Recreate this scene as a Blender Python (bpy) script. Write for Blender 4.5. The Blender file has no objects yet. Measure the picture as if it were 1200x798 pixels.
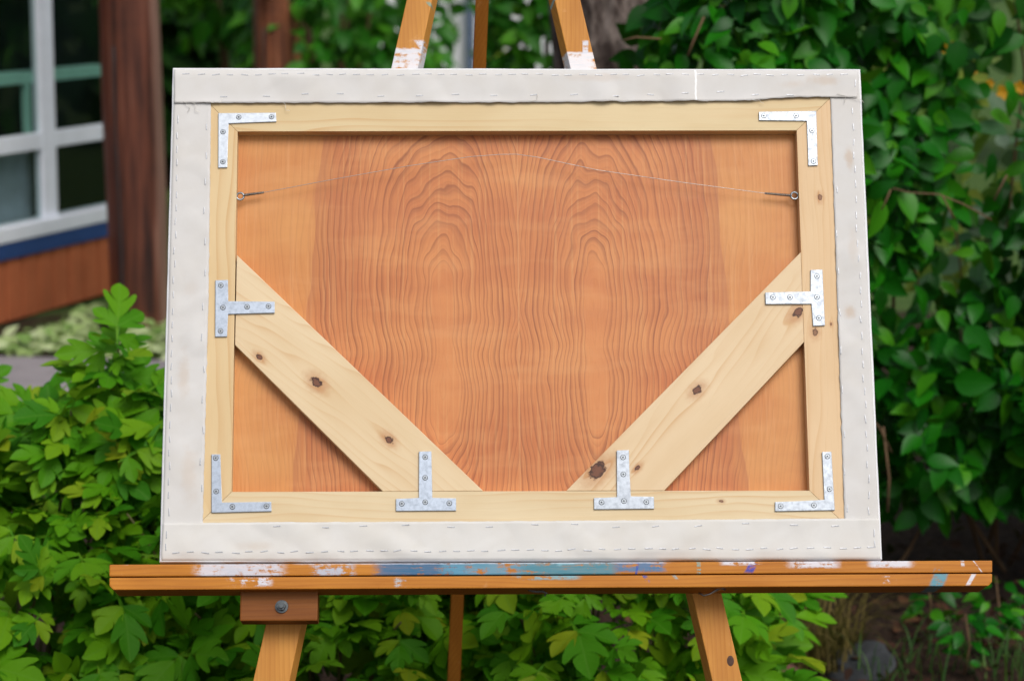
import bpy, bmesh, math, random
import numpy as np
from mathutils import Matrix, Vector, noise as mnoise

random.seed(7)
rng = np.random.default_rng(7)
S = bpy.context.scene
COL = S.collection
R = math.radians

# ------------------------------------------------------------------ camera
F = 2833.0                      # focal length in pixels of a 1200 px wide picture
PITCH = R(9.0)
CAMZ = 1.5
cam = bpy.data.cameras.new('camera')
cam.lens = F / 1200 * 36
cam.sensor_width = 36
cam.clip_start = 0.05
cam.clip_end = 2000
cam.dof.use_dof = True
cam.dof.focus_distance = 3.16
cam.dof.aperture_fstop = 6.3
camo = bpy.data.objects.new('camera', cam)
camo.location = (0, 0, CAMZ)
camo.rotation_euler = (math.pi / 2 - PITCH, 0, 0)
COL.objects.link(camo)
S.camera = camo

# ------------------------------------------------------------------ light
SUN_EL, SUN_AZ = R(50), R(152)   # azimuth clockwise from +Y: behind the camera, to the right
w = bpy.data.worlds.new('World')
S.world = w
w.use_nodes = True
nt = w.node_tree
nt.nodes.clear()
sky = nt.nodes.new('ShaderNodeTexSky')
sky.sky_type = 'NISHITA'
sky.sun_disc = False
sky.sun_elevation = SUN_EL
sky.sun_rotation = SUN_AZ
sky.air_density = 1.0
sky.dust_density = 3.0
hs = nt.nodes.new('ShaderNodeHueSaturation')
hs.inputs['Saturation'].default_value = 0.5
bgn = nt.nodes.new('ShaderNodeBackground')
bgn.inputs['Strength'].default_value = 0.10
wo = nt.nodes.new('ShaderNodeOutputWorld')
nt.links.new(sky.outputs[0], hs.inputs['Color'])
nt.links.new(hs.outputs[0], bgn.inputs['Color'])
nt.links.new(bgn.outputs[0], wo.inputs['Surface'])
sl = bpy.data.lights.new('sun', 'SUN')
sl.energy = 1.5
sl.angle = R(32)
sl.color = (1.0, 0.965, 0.92)
so = bpy.data.objects.new('sun', sl)
sd = Vector((math.sin(SUN_AZ) * math.cos(SUN_EL), math.cos(SUN_AZ) * math.cos(SUN_EL), math.sin(SUN_EL)))
so.rotation_euler = sd.to_track_quat('Z', 'Y').to_euler()
so.location = (0, -3, 8)
COL.objects.link(so)
S.view_settings.view_transform = 'Standard'
S.view_settings.look = 'None'
S.view_settings.exposure = 0.42
S.view_settings.gamma = 1.0
S.render.engine = 'CYCLES'
S.cycles.max_bounces = 8
S.cycles.transparent_max_bounces = 12

# ------------------------------------------------------------------ geometry helpers
FW = np.array([0, math.cos(PITCH), -math.sin(PITCH)])
UP = np.array([0, math.sin(PITCH), math.cos(PITCH)])
RT = np.array([1.0, 0, 0])
CAM = np.array([0, 0, CAMZ])

def ray(px, py):
    return FW + RT * (px - 600) / F - UP * (py - 399) / F

def at_y(px, py, y):
    d = ray(px, py)
    return CAM + d * (y / d[1])

def at_ground(px, py, z=0.0):
    d = ray(px, py)
    return CAM + d * ((z - CAMZ) / d[2])

def project(p):
    d = np.asarray(p) - CAM
    z = d @ FW
    return 600 + F * (d @ RT) / z, 399 - F * (d @ UP) / z, z

def on_plane(M, px, py, y=0.0):
    """point of the local plane y=const of frame M seen at a pixel, in local coordinates"""
    Mi = np.array(M.inverted())
    o = Mi[:3, :3] @ CAM + Mi[:3, 3]
    d = Mi[:3, :3] @ ray(px, py)
    return o + d * ((y - o[1]) / d[1])

def tag(o, label=None, cat=None, group=None, kind=None):
    if label: o['label'] = label
    if cat: o['category'] = cat
    if group: o['group'] = group
    if kind: o['kind'] = kind
    return o

def empty(name, loc=(0, 0, 0), rot=(0, 0, 0), parent=None):
    o = bpy.data.objects.new(name, None)
    o.location = loc
    o.rotation_euler = rot
    o.empty_display_size = 0.1
    o.parent = parent
    COL.objects.link(o)
    return o

def link(name, me, parent=None):
    o = bpy.data.objects.new(name, me)
    o.parent = parent
    COL.objects.link(o)
    return o

def from_bm(name, bm, mat, parent=None, smooth=False, recalc=True):
    me = bpy.data.meshes.new(name)
    if recalc:
        bmesh.ops.recalc_face_normals(bm, faces=bm.faces[:])
    bm.to_mesh(me)
    bm.free()
    for m in (mat if isinstance(mat, (list, tuple)) else [mat]):
        me.materials.append(m)
    if smooth:
        me.polygons.foreach_set('use_smooth', [True] * len(me.polygons))
    return link(name, me, parent)

def from_py(name, verts, faces, mat, parent=None, uvs=None, smooth=True):
    me = bpy.data.meshes.new(name)
    me.from_pydata([tuple(v) for v in verts], [], faces)
    me.materials.append(mat)
    if uvs is not None:
        ul = me.uv_layers.new(name='UVMap')
        ids = np.empty(len(me.loops), dtype=np.int32)
        me.loops.foreach_get('vertex_index', ids)
        ul.data.foreach_set('uv', np.asarray(uvs)[ids].astype(np.float32).ravel())
    if smooth:
        me.polygons.foreach_set('use_smooth', [True] * len(me.polygons))
    me.update()
    return link(name, me, parent)

def bm_prism(bm, poly, y0, y1, bevel=0.0, back=None):
    """extrude an x/z outline from y0 (front) to y1; back = other outline for the far side"""
    back = back or poly
    a = [bm.verts.new((p[0], y0, p[1])) for p in poly]
    b = [bm.verts.new((p[0], y1, p[1])) for p in back]
    fs = [bm.faces.new(a), bm.faces.new(b[::-1])]
    n = len(poly)
    for i in range(n):
        fs.append(bm.faces.new((a[i], b[i], b[(i + 1) % n], a[(i + 1) % n])))
    if bevel:
        es = list({e for f in fs for e in f.edges})
        bmesh.ops.bevel(bm, geom=es, offset=bevel, segments=2, affect='EDGES', profile=0.6)

def prism(name, poly, y0, y1, mat, parent, bevel=0.0008, back=None):
    bm = bmesh.new()
    bm_prism(bm, poly, y0, y1, bevel, back)
    return from_bm(name, bm, mat, parent)

def bm_box(bm, c, s, bevel=0.0, M=None):
    r = bmesh.ops.create_cube(bm, size=1.0)
    for v in r['verts']:
        v.co = Vector((v.co.x * s[0] + c[0], v.co.y * s[1] + c[1], v.co.z * s[2] + c[2]))
        if M is not None:
            v.co = M @ v.co
    if bevel:
        es = list({e for v in r['verts'] for e in v.link_edges})
        bmesh.ops.bevel(bm, geom=es, offset=bevel, segments=2, affect='EDGES', profile=0.6)

def bm_tube(bm, pts, rad, seg=6, cap=True):
    pts = [Vector(p) for p in pts]
    rads = rad if isinstance(rad, (list, tuple)) else [rad] * len(pts)
    rings = []
    ref = Vector((0.13, 0.31, 0.94)).normalized()
    for i, p in enumerate(pts):
        t = (pts[min(i + 1, len(pts) - 1)] - pts[max(i - 1, 0)])
        t = t.normalized() if t.length > 1e-9 else Vector((0, 0, 1))
        rf = ref if abs(t.dot(ref)) < 0.95 else Vector((1, 0, 0))
        u = t.cross(rf).normalized()
        v = t.cross(u)
        rings.append([bm.verts.new(p + (u * math.cos(2 * math.pi * k / seg) + v * math.sin(2 * math.pi * k / seg)) * rads[i]) for k in range(seg)])
    for a, b in zip(rings, rings[1:]):
        for k in range(seg):
            bm.faces.new((a[k], a[(k + 1) % seg], b[(k + 1) % seg], b[k]))
    if cap:
        bm.faces.new(rings[0][::-1])
        bm.faces.new(rings[-1])

def tube(name, pts, rad, mat, parent=None, seg=6):
    bm = bmesh.new()
    bm_tube(bm, pts, rad, seg)
    return from_bm(name, bm, mat, parent, smooth=True)

# ------------------------------------------------------------------ material helpers
class T:
    def __init__(s, name):
        s.m = bpy.data.materials.new(name)
        s.m.use_nodes = True
        s.t = s.m.node_tree
        s.t.nodes.clear()
        s.out = s.t.nodes.new('ShaderNodeOutputMaterial')
    def n(s, typ, **k):
        nd = s.t.nodes.new(typ)
        for a, b in k.items():
            setattr(nd, a, b)
        return nd
    def put(s, sock, v):
        if isinstance(v, bpy.types.NodeSocket):
            s.t.links.new(v, sock)
        elif isinstance(v, (tuple, list)) and sock.type == 'RGBA':
            sock.default_value = tuple(v) + ((1,) if len(v) == 3 else ())
        elif v is not None:
            sock.default_value = v
    def m2(s, op, a, b=None, c=None):
        nd = s.n('ShaderNodeMath', operation=op)
        for i, v in enumerate((a, b, c)):
            s.put(nd.inputs[i], v)
        return nd.outputs[0]
    def add(s, a, b): return s.m2('ADD', a, b)
    def sub(s, a, b): return s.m2('SUBTRACT', a, b)
    def mul(s, a, b): return s.m2('MULTIPLY', a, b)
    def obj(s): return s.n('ShaderNodeTexCoord').outputs['Object']
    def uv(s): return s.n('ShaderNodeTexCoord').outputs['UV']
    def sep(s, v):
        nd = s.n('ShaderNodeSeparateXYZ')
        s.put(nd.inputs[0], v)
        return nd.outputs
    def comb(s, x=0.0, y=0.0, z=0.0):
        nd = s.n('ShaderNodeCombineXYZ')
        for i, v in enumerate((x, y, z)):
            s.put(nd.inputs[i], v)
        return nd.outputs[0]
    def noise(s, v, scale, detail=3.0, rough=0.55, dist=0.0):
        nd = s.n('ShaderNodeTexNoise')
        s.put(nd.inputs['Vector'], v)
        nd.inputs['Scale'].default_value = scale
        nd.inputs['Detail'].default_value = detail
        nd.inputs['Roughness'].default_value = rough
        nd.inputs['Distortion'].default_value = dist
        return nd.outputs['Fac']
    def voro(s, v, scale):
        nd = s.n('ShaderNodeTexVoronoi')
        s.put(nd.inputs['Vector'], v)
        nd.inputs['Scale'].default_value = scale
        return nd.outputs['Distance']
    def ss(s, v, a, b):
        """smooth 0..1 as v goes a..b"""
        nd = s.n('ShaderNodeMapRange', interpolation_type='SMOOTHSTEP')
        s.put(nd.inputs[0], v)
        for i, q in ((1, a), (2, b), (3, 0.0), (4, 1.0)):
            s.put(nd.inputs[i], q)
        return nd.outputs[0]
    def lin(s, v, a, b, c=0.0, d=1.0):
        nd = s.n('ShaderNodeMapRange')
        for i, q in enumerate((v, a, b, c, d)):
            s.put(nd.inputs[i], q)
        return nd.outputs[0]
    def ramp(s, f, stops):
        nd = s.n('ShaderNodeValToRGB')
        cr = nd.color_ramp
        while len(cr.elements) < len(stops):
            cr.elements.new(0.5)
        for e, (p, c) in zip(cr.elements, stops):
            e.position = p
            e.color = tuple(c) + (1,)
        s.put(nd.inputs[0], f)
        return nd.outputs[0]
    def mix(s, f, a, b, mode='MIX'):
        nd = s.n('ShaderNodeMix', data_type='RGBA', blend_type=mode)
        s.put(nd.inputs[0], f)
        s.put(nd.inputs[6], a)
        s.put(nd.inputs[7], b)
        return nd.outputs[2]
    def bump(s, h, strength=0.3, dist=0.001):
        nd = s.n('ShaderNodeBump')
        nd.inputs['Strength'].default_value = strength
        nd.inputs['Distance'].default_value = dist
        s.put(nd.inputs['Height'], h)
        return nd.outputs[0]
    def bsdf(s, col, rough=0.6, metal=0.0, spec=0.5, normal=None):
        nd = s.n('ShaderNodeBsdfPrincipled')
        s.put(nd.inputs['Base Color'], col)
        s.put(nd.inputs['Roughness'], rough)
        nd.inputs['Metallic'].default_value = metal
        nd.inputs['Specular IOR Level'].default_value = spec
        if normal is not None:
            s.put(nd.inputs['Normal'], normal)
        return nd.outputs[0]
    def done(s, shader):
        s.t.links.new(shader, s.out.inputs['Surface'])
        return s.m

def rgb(r, g, b):
    def f(c):
        c /= 255.0
        return c / 12.92 if c <= 0.04045 else ((c + 0.055) / 1.055) ** 2.4
    return (f(r), f(g), f(b))

# ------------------------------------------------------------------ frames of the painting and the easel
MP = Matrix.Translation((0.01305, 2.99361, 0.74231)) @ (Matrix.Rotation(0.02788, 4, 'Z') @ Matrix.Rotation(0.00316, 4, 'Y') @ Matrix.Rotation(-0.39706, 4, 'X'))
PW, PH = 0.92, 0.66248

def P(px, py, y=0.0):
    q = on_plane(MP, px, py, y)
    return (q[0], q[2])

# ------------------------------------------------------------------ materials of the painting
def mat_pine(name, ang, knots=(), seed=0.0, tone=(0.80, 0.575, 0.30), rings=95.0, cath=0.0, dark=(0.50, 0.245, 0.07)):
    """pine: grain running along direction ang in the x/z plane; knots = (x, z, radius, strength)"""
    t = T(name)
    o = t.sep(t.obj())
    x, y, z = o[0], o[1], o[2]
    c, s_ = math.cos(ang), math.sin(ang)
    u = t.add(t.mul(x, c), t.mul(z, s_))
    v = t.sub(t.mul(z, c), t.mul(x, s_))
    kcol = None
    vv = t.add(v, t.mul(y, 0.5))
    kmask, halo, bends, rings_ = None, None, None, None
    for (kx, kz, kr, ks) in knots:
        ku, kv = kx * c + kz * s_, kz * c - kx * s_
        du, dv = t.sub(u, ku), t.sub(v, kv)
        wob = t.mul(t.sub(t.noise(t.comb(x, z, seed), 160.0, 2.0), 0.5), kr * 1.5)
        r = t.add(t.m2('SQRT', t.add(t.m2('POWER', t.mul(du, 0.62), 2.0), t.m2('POWER', dv, 2.0))), wob)
        # the grain flows round the knot
        bend = t.m2('POWER', 2.718, t.mul(t.add(t.m2('POWER', t.mul(du, 0.38), 2.0), t.m2('POWER', dv, 2.0)), -1.0 / (kr * 2.6) ** 2))
        sg = t.sub(t.mul(t.ss(dv, -kr * 1.2, kr * 1.2), 2.0), 1.0)
        vv = t.sub(vv, t.mul(t.mul(bend, sg), kr * 1.6))
        bends = bend if bends is None else t.m2('MAXIMUM', bends, bend)
        k = t.mul(t.sub(1.0, t.ss(r, kr * 0.55, kr * 1.0)), ks)
        ring = t.mul(t.mul(t.ss(r, kr * 0.45, kr * 0.8), t.sub(1.0, t.ss(r, kr * 0.8, kr * 1.1))), ks)
        h = t.mul(t.sub(1.0, t.ss(r, kr * 0.6, kr * 3.2)), ks * 0.55)
        rings_ = ring if rings_ is None else t.m2('MAXIMUM', rings_, ring)
        kmask = k if kmask is None else t.m2('MAXIMUM', kmask, k)
        halo = t.m2('MAXIMUM', h, ring) if halo is None else t.m2('MAXIMUM', halo, t.m2('MAXIMUM', h, ring))
    warp = t.noise(t.comb(t.mul(u, 3.0), t.mul(vv, 9.0), seed), 1.0, 2.0)
    field = t.add(vv, t.mul(t.sub(warp, 0.5), 0.05))
    if cath:
        field = t.add(field, t.mul(t.m2('POWER', u, 2.0), cath))
    ph = t.add(t.mul(field, rings), t.mul(t.noise(t.comb(t.mul(vv, 30.0), seed, 0.0), 1.0, 1.0), 3.0))
    fr = t.m2('FRACT', ph)
    ln = t.mul(t.m2('POWER', fr, 3.0), t.sub(1.0, t.ss(fr, 0.92, 1.0)))
    amp = t.ss(t.noise(t.comb(t.mul(u, 2.0), t.mul(vv, 22.0), seed + 5.0), 1.0, 2.0), 0.35, 0.75)
    if knots:
        amp = t.m2('MAXIMUM', amp, t.mul(bends, 1.3))
    fib = t.noise(t.comb(t.mul(u, 14.0), t.mul(vv, 900.0), seed), 1.0, 3.0, 0.6)
    blot = t.noise(t.comb(t.mul(u, 5.0), t.mul(v, 14.0), seed + 9.0), 1.0, 3.0)
    base = t.mix(t.ss(blot, 0.3, 0.75), tuple(a * 1.04 for a in tone), tuple(a * b for a, b in zip(tone, (0.95, 0.9, 0.83))))
    col = t.mix(t.mul(t.mul(ln, amp), 0.72), base, dark)
    col = t.mix(t.mul(t.ss(fib, 0.52, 0.8), 0.22), col, tuple(a * 0.75 for a in tone))
    if knots:
        col = t.mix(halo, col, (0.42, 0.17, 0.06))
        col = t.mix(kmask, col, (0.16, 0.058, 0.028))
        col = t.mix(rings_, col, (0.045, 0.015, 0.009))
    bmp = t.bump(t.add(fib, t.mul(ln, 0.5)), 0.25, 0.0004)
    return t.done(t.bsdf(col, t.lin(fib, 0.3, 0.7, 0.48, 0.62), 0, 0.35, bmp))

def mat_ply():
    t = T('cherry_plywood')
    o = t.sep(t.obj())
    xs = P(608, 380, 0.018)[0]
    zt, zb = P(516, 350, 0.018)[1], P(516, 462, 0.018)[1]
    x0, z = o[0], o[2]
    cro = t.noise(t.comb(t.mul(x0, 3.0), t.mul(z, 7.0), 2.0), 1.0, 2.0)
    xx = t.sub(x0, xs)
    side = t.ss(xx, -0.0004, 0.0004)                    # the two leaves of veneer, mirrored at the seam
    xm = t.m2('ABSOLUTE', xx)
    zz = t.add(z, t.mul(side, -0.012))
    w1 = t.sub(t.noise(t.comb(t.mul(xm, 13.0), t.mul(zz, 6.5), t.mul(side, 0.45)), 1.0, 2.0, 0.5), 0.5)
    w2 = t.sub(t.noise(t.comb(t.mul(xm, 40.0), t.mul(zz, 17.0), 3.0), 1.0, 2.0, 0.55), 0.5)
    w4 = t.sub(t.noise(t.comb(t.mul(xm, 30.0), t.mul(zz, 15.0), t.mul(side, 0.6)), 1.0, 1.0, 0.5), 0.5)
    w3 = t.sub(t.noise(t.comb(t.mul(xm, 4.0), t.mul(zz, 3.0), 7.0), 1.0, 1.0, 0.5), 0.5)
    dx = t.sub(xm, t.add(0.100, t.mul(w3, 0.03)))
    neck = t.ss(t.m2('ABSOLUTE', t.sub(zz, zt - 0.075)), 0.05, 0.0)   # the waist in the eye of the grain
    du = t.mul(t.m2('MAXIMUM', 0.0, t.sub(zz, zt)), 0.33)
    dd = t.mul(t.m2('MAXIMUM', 0.0, t.sub(zb, zz)), 0.30)
    dv = t.add(du, dd)
    rr = t.m2('SQRT', t.add(t.m2('POWER', dx, 2.0), t.m2('POWER', dv, 2.0)))
    rr = t.add(rr, t.add(t.add(t.mul(w1, 0.024), t.add(t.mul(w2, 0.004), t.mul(t.mul(w4, 0.020), t.sub(1.0, t.ss(rr, 0.02, 0.11))))), t.mul(neck, 0.007)))
    rr = t.add(rr, t.mul(t.ss(dx, 0.0, 0.25), t.mul(zz, -0.06)))
    ph = t.add(t.mul(rr, 162.0), t.mul(t.sub(t.noise(t.comb(t.mul(rr, 42.0), 0.0, 4.0), 1.0, 2.0), 0.5), 3.0))
    fr = t.m2('FRACT', ph)
    ln = t.mul(t.m2('POWER', fr, 3.8), t.sub(1.0, t.ss(fr, 0.9, 1.0)))
    amp = t.ss(t.noise(t.comb(t.mul(rr, 60.0), t.mul(side, 3.0), t.mul(zz, 4.0)), 1.0, 2.0), 0.3, 0.75)
    fine = t.m2('FRACT', t.mul(ph, 2.63))
    ln2 = t.mul(t.m2('POWER', fine, 2.0), t.sub(1.0, t.ss(fine, 0.86, 1.0)))
    core = t.ss(rr, 0.013, 0.022)
    pores = t.noise(t.comb(t.mul(x0, 1100.0), 0.0, t.mul(z, 42.0)), 1.0, 2.0, 0.6)
    streak = t.noise(t.comb(t.mul(x0, 260.0), 2.0, t.mul(z, 4.0)), 1.0, 3.0, 0.6)
    blot = t.noise(t.comb(t.mul(xm, 6.0), 3.0, t.mul(z, 9.0)), 1.0, 3.0)
    # sapwood at both sides beyond a dark boundary line
    bnd = t.sub(xm, t.add(t.add(0.262, t.mul(t.sub(0.50, zz), 0.075)), t.mul(w1, 0.03)))
    sap = t.ss(bnd, -0.025, 0.012)
    heart = t.mix(t.ss(blot, 0.3, 0.7), (0.595, 0.225, 0.064), (0.475, 0.140, 0.034))
    sapc = t.mix(t.ss(blot, 0.3, 0.7), (0.60, 0.27, 0.074), (0.52, 0.19, 0.043))
    base = t.mix(sap, t.mix(t.mul(t.ss(bnd, -0.09, -0.01), 0.5), heart, (0.40, 0.115, 0.028)), sapc)
    lt = t.mix(t.mul(t.ss(streak, 0.48, 0.72), 0.55), base, (0.62, 0.29, 0.10))
    k = t.mul(t.mul(t.add(t.mul(ln, 1.2), t.mul(ln2, 0.30)), t.lin(amp, 0, 1, 0.5, 1.0)), t.lin(core, 0, 1, 0.12, 1.0))
    k = t.mul(k, t.lin(sap, 0, 1, 1.0, 0.22))
    col = t.mix(t.m2('MINIMUM', t.mul(k, 0.95), 0.9), lt, (0.19, 0.040, 0.009))
    col = t.mix(t.mul(t.ss(pores, 0.53, 0.75), 0.28), col, (0.36, 0.12, 0.045))
    # short brown burls left and right, and the boundary line itself
    edge = t.mul(t.ss(bnd, -0.011, 0.0), t.sub(1.0, t.ss(bnd, 0.0, 0.0025)))
    col = t.mix(t.mul(edge, 0.5), col, (0.36, 0.11, 0.035))
    band = t.mul(t.ss(cro, 0.55, 0.70), 0.16)
    col = t.mix(band, col, (0.45, 0.15, 0.06))
    chat = t.noise(t.comb(t.mul(x0, 7.0), 5.0, t.mul(z, 26.0)), 1.0, 3.0, 0.55)
    col = t.mix(t.mul(t.ss(chat, 0.48, 0.72), 0.22), col, (0.66, 0.33, 0.125))
    col = t.mix(t.mul(t.ss(chat, 0.46, 0.25), 0.20), col, (0.40, 0.12, 0.035))
    seam = t.sub(1.0, t.ss(xm, 0.0003, 0.0012))
    col = t.mix(t.mul(seam, 0.35), col, (0.66, 0.33, 0.13))
    bmp = t.bump(t.add(pores, t.mul(ln, 0.4)), 0.15, 0.0003)
    return t.done(t.bsdf(col, t.lin(pores, 0.3, 0.7, 0.42, 0.55), 0, 0.4, bmp))

def mat_canvas(name, base, stains=(), lines=()):
    t = T(name)
    ob = t.obj()
    o = t.sep(ob)
    slub = t.noise(t.comb(t.mul(o[0], 110.0), 1.0, t.mul(o[2], 620.0)), 1.0, 2.0)
    slub2 = t.noise(t.comb(t.mul(o[0], 620.0), 1.0, t.mul(o[2], 110.0)), 1.0, 2.0)
    big = t.noise(ob, 14.0, 4.0, 0.6)
    mid = t.noise(ob, 55.0, 4.0, 0.65)
    col = t.mix(t.ss(big, 0.35, 0.72), base, tuple(a * b for a, b in zip(base, (0.96, 0.945, 0.92))))
    col = t.mix(t.mul(t.ss(mid, 0.5, 0.85), 0.10), col, tuple(a * b for a, b in zip(base, (0.82, 0.78, 0.7))))
    sl = t.add(t.ss(slub, 0.55, 0.8), t.ss(slub2, 0.55, 0.8))
    col = t.mix(t.mul(sl, 0.06), col, (0.5, 0.46, 0.4))
    for (sx, sz, ax, az, st) in stains:
        r = t.m2('SQRT', t.add(t.m2('POWER', t.mul(t.sub(o[0], sx), 1 / ax), 2.0), t.m2('POWER', t.mul(t.sub(o[2], sz), 1 / az), 2.0)))
        f = t.mul(t.sub(1.0, t.ss(t.add(r, t.mul(t.sub(mid, 0.5), 1.4)), 0.1, 1.0)), st)
        col = t.mix(f, col, (0.50, 0.36, 0.24))
    for (lx, hw) in lines:
        f = t.sub(1.0, t.ss(t.m2('ABSOLUTE', t.add(t.sub(o[0], lx), t.mul(t.sub(mid, 0.5), 0.004))), hw * 0.5, hw))
        col = t.mix(t.mul(f, 0.9), col, (0.86, 0.86, 0.85))
    h = t.add(t.mul(mid, 1.2), t.noise(ob, 300.0, 2.0))
    bmp = t.bump(h, 0.06, 0.0006)
    return t.done(t.bsdf(col, 0.88, 0, 0.2, bmp))

def mat_metal(name, col, rough=0.38, metal=1.0, var=0.62):
    t = T(name)
    ob = t.obj()
    n1 = t.noise(ob, 220.0, 4.0, 0.65)
    n2 = t.noise(ob, 1400.0, 2.0)
    spang = t.voro(ob, 420.0)
    c = t.mix(t.ss(n1, 0.35, 0.75), col, tuple(a * var for a in col))
    c = t.mix(t.mul(t.ss(spang, 0.3, 0.9), 0.14), c, tuple(a * 0.5 for a in col))
    return t.done(t.bsdf(c, t.lin(n1, 0.3, 0.7, rough - 0.08, rough + 0.14), metal, 0.5, t.bump(n2, 0.12, 0.0003)))

def mat_plain(name, col, rough=0.7, metal=0.0, var=0.25, scale=20.0, spec=0.4, bump=0.2, bd=0.002):
    t = T(name)
    ob = t.obj()
    n1 = t.noise(ob, scale, 4.0, 0.6)
    c = t.mix(t.ss(n1, 0.3, 0.75), tuple(min(1, a * (1 + var * 0.4)) for a in col), tuple(a * (1 - var) for a in col))
    return t.done(t.bsdf(c, rough, metal, spec, t.bump(t.noise(ob, scale * 6, 3.0), bump, bd)))

M_ply = mat_ply()
M_gesso = mat_plain('white_gesso', (0.74, 0.745, 0.75), 0.6, 0, 0.08, 40, 0.3, 0.3, 0.0008)
M_zinc = mat_metal('zinc_plate', (0.33, 0.36, 0.40), 0.42, var=0.9)
M_zinc_pale = mat_metal('pale_zinc_plate', (0.42, 0.455, 0.50), 0.42, var=0.9)
M_zinc_dull = mat_metal('dull_zinc_plate', (0.35, 0.395, 0.46), 0.42, var=0.82)
M_screw = mat_metal('steel_screw', (0.34, 0.37, 0.40), 0.35)
M_dark = mat_plain('dark_recess', (0.03, 0.03, 0.032), 0.8)
M_wire = mat_metal('steel_wire', (0.52, 0.49, 0.46), 0.35)
M_twist = mat_metal('dull_twisted_wire', (0.32, 0.30, 0.28), 0.4)
M_staple = mat_metal('steel_staple', (0.46, 0.47, 0.49), 0.5)
M_thread = mat_plain('linen_thread', (0.70, 0.67, 0.60), 0.9)

# ------------------------------------------------------------------ the painting, seen from the back
paint = empty('stretched_canvas', MP.to_translation(), MP.to_euler())
tag(paint, 'large stretched canvas seen from its braced wooden back, resting on the easel tray', 'canvas')

# gesso-white wrapped edge and painted front
def make_wrap():
    prof = [(0.011, -0.0007), (0.0022, -0.0009), (0.0007, -0.0003), (0.0, 0.0012), (0.0, 0.037), (0.0008, 0.0392), (0.003, 0.040)]
    N = 26
    loops = []
    for ins, y in prof:
        lp = []
        x0, x1, z0, z1 = -PW / 2 + ins, PW / 2 - ins, ins, PH - ins
        cor = [(x0, z0), (x1, z0), (x1, z1), (x0, z1)]
        for k in range(4):
            a, b = cor[k], cor[(k + 1) % 4]
            for i in range(N):
                f = i / N
                x, z = a[0] + (b[0] - a[0]) * f, a[1] + (b[1] - a[1]) * f
                if 0 < i and y < 0.03:
                    j = 0.0006 * mnoise.noise(Vector((x * 40, z * 40, 3)))
                    if k % 2 == 0: z += j
                    else: x += j
                lp.append((x, y, z))
        loops.append(lp)
    vs = [v for l in loops for v in l]
    n = 4 * N
    fs = []
    for i in range(len(prof) - 1):
        for k in range(n):
            fs.append((i * n + k, i * n + (k + 1) % n, (i + 1) * n + (k + 1) % n, (i + 1) * n + k))
    fs.append(tuple((len(prof) - 1) * n + k for k in range(n)))
    return from_py('canvas_wrap', vs, fs, M_gesso, paint, smooth=False)
make_wrap()

# stretcher bars, mitred at the corners
oTL, oTR, oBR, oBL = (-PW / 2 + .003, PH - .003), (PW / 2 - .003, PH - .003), (PW / 2 - .003, .003), (-PW / 2 + .003, .003)
iTL, iTR, iBR, iBL = P(278.5, 154.5), P(933.5, 153.2), P(948.5, 574.5), P(271.5, 576)
def inset(poly, d):
    """shrink a convex polygon by d so that neighbouring bars leave a hairline joint"""
    n = len(poly)
    ar = sum(poly[i][0] * poly[(i + 1) % n][1] - poly[(i + 1) % n][0] * poly[i][1] for i in range(n))
    sg = 1 if ar > 0 else -1
    L = []
    for i in range(n):
        a, b = Vector(poly[i]), Vector(poly[(i + 1) % n])
        e = (b - a).normalized()
        nrm = Vector((-e.y, e.x)) * sg
        L.append((a + nrm * d, e))
    out = []
    for i in range(n):
        (p, e), (q, f) = L[i - 1], L[i]
        den = e.x * f.y - e.y * f.x
        tt = ((q.x - p.x) * f.y - (q.y - p.y) * f.x) / den
        out.append(tuple(p + e * tt))
    return out
def K(px, py, rpx, s=1.0):
    q = P(px, py)
    return (q[0], q[1], rpx / 899.0, s)
m_top = mat_pine('pine_top_bar', 0.0, (), 1.0, (0.63, 0.50, 0.29), 60)
m_bot = mat_pine('pine_bottom_bar', 0.0, (K(845, 587, 1.6, 0.8),), 4.0, (0.65, 0.525, 0.33), 110)
m_lef = mat_pine('pine_left_bar', math.pi / 2, (), 7.0, (0.64, 0.48, 0.265), 70)
m_rig = mat_pine('pine_right_bar', math.pi / 2, (K(961, 232, 2.6, 0.75), K(955, 389, 3.2, 0.75), K(974, 380, 1.2, 0.7)), 11.0, (0.65, 0.46, 0.265), 120)
for poly, m in (((oTL, oTR, iTR, iTL), m_top), ((oBL, oBR, iBR, iBL), m_bot), ((oTL, iTL, iBL, oBL), m_lef), ((oTR, iTR, iBR, oBR), m_rig)):
    prism('stretcher_bar', inset(poly, 0.00012), 0.0, 0.0375, m, paint, 0.0004)

# cherry-veneered panel set back inside the bars
prism('back_panel', [(iBL[0] - .01, iBL[1] - .01), (iBR[0] + .01, iBR[1] - .01), (iTR[0] + .01, iTR[1] + .01), (iTL[0] - .01, iTL[1] + .01)], 0.0185, 0.0225, M_ply, paint, 0)

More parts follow.
